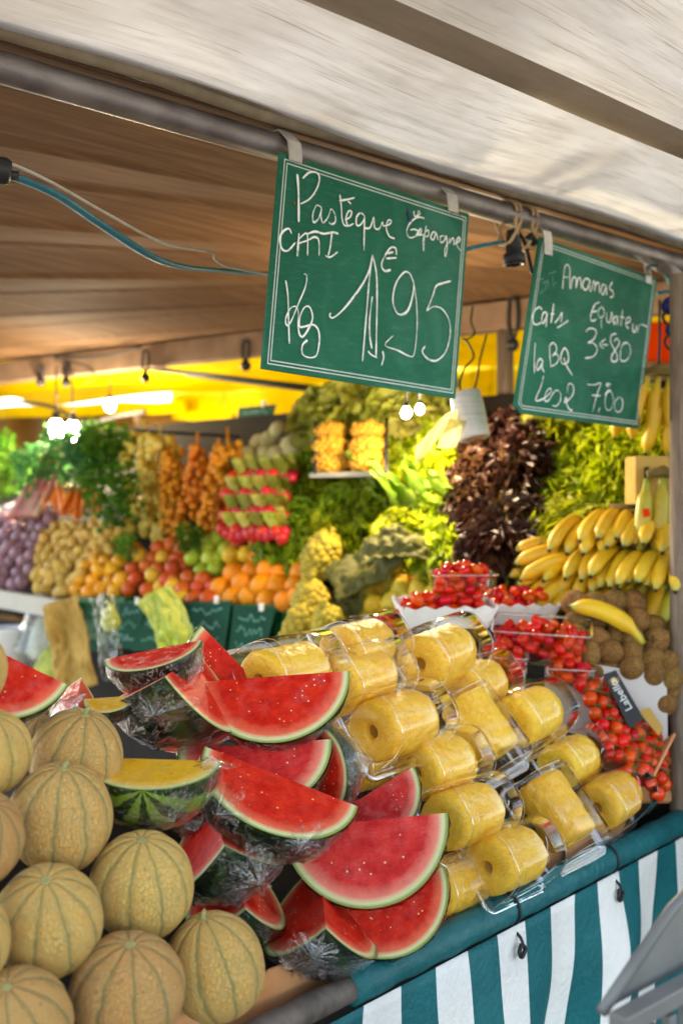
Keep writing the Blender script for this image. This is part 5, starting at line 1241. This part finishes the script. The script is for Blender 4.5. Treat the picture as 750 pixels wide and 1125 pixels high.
for i, (px, py, me, s_, lab) in enumerate([(52, 520, H_f[0], 1.0, 'blue green leafy bunch at the left of the herb row, behind the rhubarb'), (78, 505, H_f[1], 1.05, 'blue green feathery bunch under the far lamp'), (98, 515, H_f[0], 1.0, 'bright green feathery herb bunch in the middle of the herb row above the carrots'), (112, 495, H_p[0], 1.1, 'tall bright green herb bunch left of the dark parsley'), (128, 510, H_p[1], 1.15, 'dark parsley bunch, upper one next to the hanging yellow fruit'), (130, 555, H_p[0], 1.2, 'dark parsley bunch, lower one next to the hanging yellow fruit'), (142, 592, H_p[1], .5, 'low parsley bunch below the hanging yellow fruit'), (206, 585, H_p[1], .55, 'dark green bunch between the hanging yellow and orange fruit'), (10, 525, H_p[0], 1.15, 'dark green bunch at the left edge behind the rhubarb'), (-8, 500, H_p[1], 1.15, 'yellow green bunch cut off by the left edge')]):
    m = frame(B(px, py + 22, .03), V((random.gauss(0, 1), random.gauss(0, 1), 0)), V((random.uniform(-.2, .2), -.35, 1)), s_ * .74)
    tag(ob('herb_bunch', me, None, m), lab, 'herbs', 'herb bunches at the far left')
# carrots, rhubarb
car_me = G(); car_me.lathe([(0, 0), (.014, .004), (.017, .02), (.013, .10), (.006, .17), (0, .19)], 10); car_me = car_me.me('carrot_root', m_carrot)
top_g = G()
for k in range(8): top_g.tube([V((0, 0, .0)), V((.012 * math.cos(k), .012 * math.sin(k), -.05)), V((.03 * math.cos(k * 1.7), .03 * math.sin(k * 1.7), -.11))], [.003, .002, .002], 4)
top_me = top_g.me('carrot_top', m_herb)
for k in range(4):
    px = 58 + k * 15; py = 552 + random.uniform(-4, 4)
    t = thing('carrot_bunch', ['carrot bunch at the left under the blue green herbs', 'carrot bunch, second from the left in the carrot row', 'carrot bunch, third from the left in the carrot row', 'carrot bunch at the right beside the dark parsley'][k], 'carrots', mat=frame(B(px, py - 14, .06), (1, 0, 0), (random.uniform(-.3, .3), -.75, -.55)), group='carrot bunches at the far left')
    for j in range(6): ob('carrot', car_me, t, T(V(((j % 3 - 1) * .026, (j // 3 - .5) * .026, random.uniform(-.01, .01)))) @ Matrix.Rotation(random.uniform(-.15, .15), 4, 'Y') @ Matrix.Rotation(random.uniform(-.15, .15), 4, 'X'))
    ob('carrot_top', top_me, t)
for k in range(6):
    g = G(); a = B(12 + k * 5.5, 568, .06); b = a + V((.10 + random.uniform(-.02, .04), .12, .34)); g.tube(smooth_pts([a, a.lerp(b, .5) + V((random.uniform(-.01, .01), 0, 0)), b], 4), [.017 - .0006 * i for i in range(9)], 10)
    tag(g.ob('rhubarb_stalk', m_rhub), 'pink and green rhubarb stalk leaning at the far left above the onions', 'rhubarb', 'rhubarb stalks at the far left')
# hanging fruit strings
def berries(seed, m, n, Rf, Hh, r):
    random.seed(seed); g = G()
    for i in range(n):
        z = -Hh * (i + .5) / n; rr = Rf(-z / Hh); a = random.random() * 2 * PI
        c = V((rr * math.cos(a), rr * math.sin(a), z)); q = r * random.uniform(.75, 1.2)
        rot = rrot()
        g.lathe([(0, -q), (q * .7, -q * .7), (q, 0), (q * .65, q * .75), (0, q * 1.05)], 8, 0, T(c) @ rot)
    g.tube([(0, 0, .06), (0, 0, -Hh * .9)], .006, 6)
    return g.me('fruit_string', m)
col_y = [berries(s, m_physalis, 130, lambda u: .085 * (1 - .25 * u) * (.6 + .4 * min(1, u * 6)), .46, .024) for s in (51, 52)]
col_o = [berries(s, m_chilli, 150, lambda u: .02 + .085 * u ** 1.1, .42, .016) for s in (53, 54)]
col_t = [berries(s, m_chilli, 120, lambda u: .045, .44, .016) for s in (55, 56)]
for px, py, me, s_, lab in ((158, 476, col_y[0], 1.0, 'thick yellow hanging fruit string at the left, next to the dark parsley'), (176, 480, col_y[1], .95, 'thick yellow hanging fruit string, the right one of the two'), (190, 495, col_t[0], .9, 'narrow orange fruit string touching the yellow ones'), (217, 492, col_o[0], 1.0, 'cone shaped orange fruit string widening towards the bottom'), (250, 487, col_t[1], 1.0, 'narrow orange fruit string beside the radish stack'), (240, 498, col_o[1], .95, 'cone shaped orange fruit string left of the radish stack')):
    tag(ob('fruit_string', me, None, T(B(px, py, .12)) @ Sc(s_)), lab, 'fruit string', 'fruit strings hanging in the middle left')
g = G(); g.tube([B(140, 472, .13), B(262, 480, .13)], .007, 8); tag(g.ob('hanging_rod', m_wood), 'thin dark rod carrying the hanging fruit strings', 'rod')
# radish bunches
rd = G(); rd.lathe([(0, -.026), (.015, -.021), (.023, -.005), (.021, .010), (.010, .021), (0, .023)], 10); rd_me = rd.me('radish', m_radish)
rl_g = G(); random.seed(61)
for k in range(12): leaf(rl_g, (random.uniform(-.02, .02), random.uniform(-.03, .03), .0), (random.uniform(-.35, .35), random.uniform(-.5, .1), 1), (0, 1, 0), .065, .02, .004, k, 5, 3, .2, .2)
rl_me = rl_g.me('radish_leaves', m_cabb)
names = ['top', 'second', 'third', 'bottom']
for r in range(4):
    for c_ in range(4):
        px = 265 + c_ * 15 - r * 1.5 + (6 if r == 0 else 0); py = 523 + r * 20
        t = thing('radish_bunch', 'red radish bunch in the %s layer of the radish stack, %s' % (names[r], ['at its left end', 'second from its left end', 'second from its right end', 'at its right end'][c_]), 'radishes', mat=frame(B(px, py, .10), KD, (0, -.25, 1)), group='radish bunches stacked in the middle left')
        for j in range(7): ob('radish', rd_me, t, T(V(((j % 4 - 1.5) * .026 + (j // 4) * .012, -.03 + (j // 4) * .03, random.uniform(-.012, .008)))))
        ob('radish_leaves', rl_me, t, T(V((0, 0, .008))))
def lumps(seed, m, n, el, r):
    random.seed(seed); g = G()
    for i in range(n):
        z = 1 - 2 * (i + .5) / n; a = i * 2.39996; q = math.sqrt(1 - z * z); k = random.uniform(.80, .95)
        c = V((el[0] * q * math.cos(a) * k, el[1] * q * math.sin(a) * k, el[2] * z * k)); rr = r * random.uniform(.8, 1.15)
        g.lathe([(rr * math.sin(PI * j / 6), -rr * math.cos(PI * j / 6)) for j in range(7)], 9, 0, T(c) @ rrot() @ Sc(1, 1, 1.15))
    g2 = ell(20, 12, lambda a, th: (el[0] * .86 * math.sin(th) * math.cos(a), el[1] * .86 * math.sin(th) * math.sin(a), el[2] * .86 * math.cos(th)))
    g.add(g2.v, g2.f); g.tube([(0, 0, el[2] * .8), (.02, 0, el[2] * 1.08), (.08, .02, el[2] * 1.22)], [.12, .06, .14], 8)
    return g.me('net_bag', m)
# cauliflowers, net sacks in a wire rack
cf = lambda a, th: tuple(V((math.sin(th) * math.cos(a), math.sin(th) * math.sin(a), .8 * math.cos(th))) * (1 + .07 * noise.noise(V((math.sin(th) * math.cos(a), math.sin(th) * math.sin(a), math.cos(th))) * 5)))
ca_me = weld(ell(30, 20, cf).me('cauliflower', m_cauli), 1e-4)
heap([(275, 512), (272, 480), (300, 472), (335, 474), (338, 512)], .042, ca_me, 'turnip', 'pale yellow turnip in the heap above the radish stack', 'turnip', 'pale turnips above the radish stack')
sk = weld(ell(24, 14, lambda a, th: (1.0 * math.copysign(abs(math.cos(th)) ** .7, math.cos(th)), .62 * math.sin(th) ** .7 * math.cos(a), .55 * math.sin(th) ** .7 * math.sin(a) * (1 + .04 * math.sin(a * 5)))).me('net_sack', m_net), 1e-4)
for r in range(3):
    for c_ in range(2):
        m = frame(B(363 + c_ * 40, 508 - r * 17, .14), KD, UP, .066 if r < 2 else .06)
        tag(ob('net_sack', lumps(r * 2 + c_, m_net, 70, (1.0, .55, .5), .2), None, m), 'orange net sack in the wire rack, %s row, %s' % (['bottom', 'middle', 'top'][r], ['left', 'right'][c_]), 'net sack', 'orange net sacks in the wire rack')
t = thing('wire_rack', 'dark wire rack with a light tray holding the orange net sacks', 'rack', B(385, 520, .14))
g = G(); a, b = B(340, 519, .17), B(424, 517, .17); g.box((a + b) / 2 + V((0, .06, -.01)), (b - a).normalized(), V((0, 1, 0)), UP, (b - a).length / 2, .09, .008); g.ob('tray', m_greyboard, t, False)
g = G()
for px in (346, 424): g.tube([B(px, 519, .19), B(px + 1, 432, .05)], .006, 6)
g.tube([B(346, 436, .06), B(424, 434, .06)], .006, 6); g.ob('frame', m_black, t)
# dark green paper, potato nets
def crump(name, px, py, w, h, m, label, cat, seed, off=.10, nrm=None, rot=0):
    c = B(px, py, off); n = V(nrm) if nrm else BN; x = V((math.cos(rot), 0, math.sin(rot))); fr = frame(c, x, n)
    g = G(); g.grid(lambda u, v: fr @ V(((u - .5) * w, (v - .5) * h, .045 * noise.noise(V((u * 2.2, v * 2.2, seed))) + .03 * abs(noise.noise(V((u * 5, v * 5, seed)))) + .012 * noise.noise(V((u * 13, v * 13, seed))) + .02 * math.sin(u * 5 + seed) - .12 * w * (u - .5) ** 2)), 34, 30)
    o = g.ob(name, m); md = o.modifiers.new('Solidify', 'SOLIDIFY'); md.thickness = .003; return tag(o, label, cat)
crump('wrapping_paper', 405, 618, .26, .17, m_paperg, 'dark green wrapping sheet folded over the pears', 'sheet', 2, .09, rot=.35)
crump('wrapping_paper', 438, 602, .22, .12, m_paperg, 'dark green wrapping sheet, the upper right one beside the pears', 'sheet', 5, .13, (-.1, -.7, .8), -.2)
crump('wrapping_paper', 370, 660, .14, .16, m_paperg, 'dark green wrapping sheet, the small lower one above the little crate sign', 'sheet', 8, .06, rot=.8)
nt_old = weld(ell(30, 20, lambda a, th: tuple(V((.62 * math.sin(th) * math.cos(a), .55 * math.sin(th) * math.sin(a), math.cos(th))) * (1 + .10 * noise.noise(V((math.cos(a) * 2.5, math.sin(a) * 2.5, th * 2.4)))))).me('potato_net', m_netp), 1e-4)
nt_me = None
for px, py, s_, lab in ((352, 612, .088, 'net of small yellow potatoes, the tall upper one right of the oranges'), (342, 666, .09, 'net of small yellow potatoes, lower one right of the green crate'), (330, 692, .085, 'net of brown potatoes low beside the green crate'), (362, 690, .075, 'net of small potatoes beside the little crate sign')):
    tag(ob('potato_net', lumps(px, m_netp, 90, (.60, .52, 1.0), .19), None, frame(B(px, py, .08), (1, .3, 0), (random.uniform(-.3, .5), -.4, 1), s_)), lab, 'net bag', 'potato nets right of the oranges')
# ================================================================ crates, crate signs, bags at the counter front
def crate(px0, px1, py, h, lab):
    a = B(px0, py, .02); b = B(px1, py, .02); x = (b - a).normalized(); y = V((-x.y, x.x, 0)); L = (b - a).length
    t = thing('green_crate', lab, 'crate', (a + b) / 2 - UP * h, 'green plastic crates along the back counter')
    g = G(); c = (a + b) / 2
    g.box(c - UP * .012, x, y, UP, L / 2, .012, .012); g.box(c - UP * (h - .012), x, y, UP, L / 2, .012, .012)
    for k in range(int(L / .035) + 1): g.box(a + x * (.017 + (L - .034) * k / int(L / .035)) - UP * h / 2, x, y, UP, .011, .006, h / 2 - .02)
    for k in range(1, 3): g.box(c - UP * (h * k / 3), x, y, UP, L / 2 - .01, .007, .006)
    g.ob('slatted_front', m_crate, t, False)
    for e in (a, b):
        g = G(); g.box(e + y * .14 - UP * h / 2, y, x, UP, .13, .007, h / 2); g.ob('side', m_crate, t, False)
    g = G(); g.box(c + y * .14 - UP * (h + .006), x, y, UP, L / 2, .13, .006); g.ob('bottom', m_crate, t, False)
crate(78, 140, 656, .16, 'green plastic crate under the nectarines'); crate(143, 233, 660, .17, 'green plastic crate under the red apples'); crate(237, 326, 664, .19, 'green plastic crate under the oranges'); crate(372, 436, 690, .12, 'green plastic crate under the pears')
def csign(poly, off, lab, seed, m=m_boardd, lines=3):
    P = [B(x, y, 0) for x, y in poly]; a = P[0]; pn = V((BB.x, BB.y, 0))
    Q = [plane_hit(x, y, BA - BB * off, BB) for x, y in poly]
    t = thing('crate_sign', lab, 'price sign', min(Q, key=lambda v: v.z), 'small green price signs along the back counter')
    k = 4; vs = Q + [v + BB * .004 for v in Q]
    obw('board', vs, [(3, 2, 1, 0), (4, 5, 6, 7), (0, 1, 5, 4), (1, 2, 6, 5), (2, 3, 7, 6), (3, 0, 4, 7)], m, t, False)
    random.seed(seed); g = G(); n = -BB
    for l in range(lines):
        v0 = .2 + .6 * l / max(1, lines - 1) * .9; pts = []
        for i in range(14):
            u = .16 + .68 * i / 13; vv = v0 + random.uniform(-.07, .07) * (1.3 if l == 1 else 1)
            pts.append(Q[0].lerp(Q[1], u).lerp(Q[3].lerp(Q[2], u), vv) - BB * .003)
        ribbon(g, pts, .007, n)
    g.ob('chalk_writing', [m_faint], t, False)
    g = G(); c = Q[0].lerp(Q[1], .7); g.box(c + UP * .006 - BB * .004, BD, BB, UP, .006, .006, .013); g.ob('peg', m_white, t, False)
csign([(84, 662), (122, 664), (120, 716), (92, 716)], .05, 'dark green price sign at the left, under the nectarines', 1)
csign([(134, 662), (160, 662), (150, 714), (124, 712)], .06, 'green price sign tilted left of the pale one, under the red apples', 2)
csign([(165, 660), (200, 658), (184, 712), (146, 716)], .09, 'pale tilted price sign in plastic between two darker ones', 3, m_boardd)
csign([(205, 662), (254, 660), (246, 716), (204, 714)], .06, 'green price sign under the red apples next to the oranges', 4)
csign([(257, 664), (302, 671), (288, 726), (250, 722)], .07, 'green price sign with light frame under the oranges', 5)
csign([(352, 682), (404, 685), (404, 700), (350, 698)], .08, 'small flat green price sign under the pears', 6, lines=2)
csign([(262, 448), (303, 444), (292, 486), (258, 484)], -.75, 'green board hanging above the turnips, left one', 7)
csign([(330, 446), (370, 442), (362, 478), (328, 478)], -.80, 'green board hanging above the turnips, right one', 8)
def bag(px, py, s, m, lab, seed, sx=.6, d=None, cat='bag', name='plastic_bag', grp=None, zs=1):
    p = B(px, py, .10) if d is None else at(px, py, d)
    def fn(a, th):
        pr = math.sin(th) ** .6 * (.30 + .70 * min(1, th / 1.9) ** 1.4); q = V((math.cos(a), math.sin(a), th + seed))
        k = 1 + .22 * noise.noise(q * 1.8) + .16 * abs(noise.noise(q * 4.1)) + .08 * noise.noise(q * 9)
        return (sx * 1.2 * pr * math.cos(a) * k, .45 * pr * math.sin(a) * k, zs * math.cos(th) + .05 * math.sin(a * 5) * (th < .5))
    me = weld(ell(34, 24, fn).me(name, m), 1e-4)
    return tag(ob(name, me, None, T(p) @ Sc(s)), lab, cat, grp)
bag(45, 700, .17, m_bag, 'crumpled clear plastic bag with pale greens hanging under the onions', 1, .55, 4.55)
bag(45, 702, .085, m_bagw, 'pale folded packet inside the clear bag under the onions', 3, .6, 4.55, 'packet', 'packet')
bag(54, 728, .06, m_bagy, 'yellow green cut vegetable in the lower part of the clear bag', 6, .8, 4.5, 'packet', 'packet')
crump('plastic_bag', 119, 700, .10, .30, m_bag, 'limp clear plastic bag hanging between the two left price signs', 'bag', 4, .10, (-.3, -1, .1), .2)
bag(122, 678, .05, m_bagy, 'yellow green twist of bag above the limp clear bag', 8, .6, None, 'bag')
crump('packet', 188, 690, .12, .26, m_bagy, 'yellow green packet hanging before the pale price sign', 'packet', 7, .12, (-.3, -1, .15), .5)
o = bag(192, 705, .022, m_chilli, 'small red mark on the yellow green packet', 9, .8, None, 'mark', 'mark') if False else None
crump('kraft_paper', 78, 708, .17, .34, m_kraft, 'yellow brown kraft paper sheet hanging at the end of the grey counter board', 'paper', 3, .02, (-.3, -1, .1), .25)
bpt = at(6, 715, 4.6)
t = thing('bucket', 'pale bucket under the counter at the left edge', 'bucket', bpt - UP * .10)
g = G(); g.lathe([(0, -.1), (.075, -.1), (.095, .08), (.10, .085), (.10, .095), (.092, .095), (.072, -.09), (0, -.09)], 24, 0, T(bpt)); g.ob('body', m_white, t)
g = G(); g.tube(smooth_pts([bpt + V((-.1, 0, .09)), bpt + V((-.05, -.05, .15)), bpt + V((.05, -.05, .15)), bpt + V((.1, 0, .09))]), .003, 6); g.ob('handle', m_black, t)
a = B(-60, 640, .05); b = B(76, 662, .05); g = G(); x = (b - a).normalized(); g.box((a + b) / 2 - UP * .03, x, BB, UP, (b - a).length / 2, .02, .035); tag(g.ob('counter_board', m_greyboard, None, False), 'grey board along the counter edge under the onions', 'board')

# ================================================================ lamps shown lit in the photo
for px, py, d, r, en, lab in ((62, 474, 5.25, .044, 5, 'bright lit bulb at the far left under the yellow canvas'), (80, 476, 5.3, .044, 5, 'second bright lit bulb at the far left, right of the first'), (446, 454, 3.3, .015, 2.6, 'small lit bulb above the cabbages, left one'), (461, 450, 3.35, .013, 2.4, 'small lit bulb above the cabbages, right one'), (121, 446, 6.4, .03, 8, 'lit bulb beside the dark cable')):
    p = at(px, py, d); t = thing('lamp', lab, 'lamp', p)
    g = G(); g.lathe([(0, -r), (r * .6, -r * .8), (r, 0), (r * .75, r * .7), (r * .4, r * 1.2)], 16, 0, T(p)); g.ob('bulb', m_bulb, t)
    g = G(); g.lathe([(r * .42, r * 1.15), (r * .45, r * 2), (0, r * 2.1)], 12, 0, T(p)); g.tube([p + UP * r * 2, p + UP * .30], .004, 6); g.ob('socket', m_black, t)
    ld = bpy.data.lights.new('lamp_light', 'POINT'); ld.energy = en; ld.color = (1, .86, .62); ld.shadow_soft_size = r
    lo = link(bpy.data.objects.new('lamp_light', ld)); lo.location = p - UP * (r + .05)

# ================================================================ gathered cling film on the wrapped pieces
bpy.context.view_layer.update(); dg_ = bpy.context.evaluated_depsgraph_get(); random.seed(77)
for px, py, r in ((172, 778, .060), (150, 800, .045), (214, 733, .035), (280, 965, .055), (258, 985, .045), (345, 1046, .050), (318, 1056, .040), (185, 892, .045), (216, 905, .040), (245, 890, .05), (398, 838, .045), (410, 856, .035), (72, 778, .035), (330, 925, .035), (232, 842, .03)):
    hit, loc, nrm, _, hob, _m = sc.ray_cast(dg_, CAM, ray(px, py).normalized())
    if not hit or hob.parent is None or not hob.parent.name.startswith('watermelon'): continue
    fr = frame(loc + nrm * .002, (random.random(), random.random(), random.random()), nrm); g = G(); ph = random.random() * 6; sd_ = random.random() * 50
    def fan(u, v):
        a = 2 * PI * u; pl = noise.noise(V((math.cos(a) * 2.6, math.sin(a) * 2.6, sd_))); rr = v * r * (.62 + .75 * abs(pl) + .2 * math.cos(a - ph))
        z = .016 * (1 - v) ** 2.5 + .30 * r * v * abs(noise.noise(V((math.cos(a) * 4.5, math.sin(a) * 4.5, sd_ + 3)))) * (1 - .45 * v) - .35 * rr * rr / .13
        return fr @ V((rr * math.cos(a), rr * math.sin(a), z))
    g.grid(fan, 72, 8); o = g.ob('gathered_film', m_tuft, hob.parent)

# ================================================================ camera, sky, sun
cd = bpy.data.cameras.new('camera'); co = link(bpy.data.objects.new('camera', cd)); sc.camera = co
co.location = CAM; co.rotation_euler = (PI / 2, 0, 0)
cd.sensor_fit = 'VERTICAL'; cd.sensor_height = 36; cd.sensor_width = 24; cd.lens = 36 * F / 1125; cd.clip_end = 500; cd.clip_start = .02
cd.dof.use_dof = True; cd.dof.focus_distance = 1.9; cd.dof.aperture_fstop = 2.8; cd.dof.aperture_blades = 9
w = bpy.data.worlds.new('World'); sc.world = w; w.use_nodes = True; nt_ = w.node_tree
el, az = math.radians(52), math.radians(-38)                # sun behind the stall, to the left
sk_ = nt_.nodes.new('ShaderNodeTexSky'); sk_.sky_type = 'NISHITA'; sk_.sun_disc = False; sk_.sun_elevation = el; sk_.sun_rotation = az
bg = nt_.nodes['Background']; nt_.links.new(sk_.outputs[0], bg.inputs[0]); bg.inputs[1].default_value = .15
sd = bpy.data.lights.new('sun', 'SUN'); sd.energy = 4.0; sd.angle = math.radians(.53); sd.color = (1, .95, .88)
so = link(bpy.data.objects.new('sun', sd)); to = V((math.sin(az) * math.cos(el), math.cos(az) * math.cos(el), math.sin(el)))
so.rotation_euler = to.to_track_quat('Z', 'Y').to_euler(); so.location = (0, 0, 8)
sc.render.engine = 'CYCLES'
cy = sc.cycles; cy.max_bounces = 14; cy.transparent_max_bounces = 24; cy.diffuse_bounces = 5; cy.glossy_bounces = 4; cy.transmission_bounces = 6; cy.sample_clamp_indirect = 6
sc.view_settings.view_transform = 'Standard'; sc.view_settings.look = 'None'; sc.view_settings.gamma = 1; sc.view_settings.use_curve_mapping = False
sc.view_settings.exposure = 2.6
sc.view_settings.use_white_balance = True; sc.view_settings.white_balance_temperature = 7700
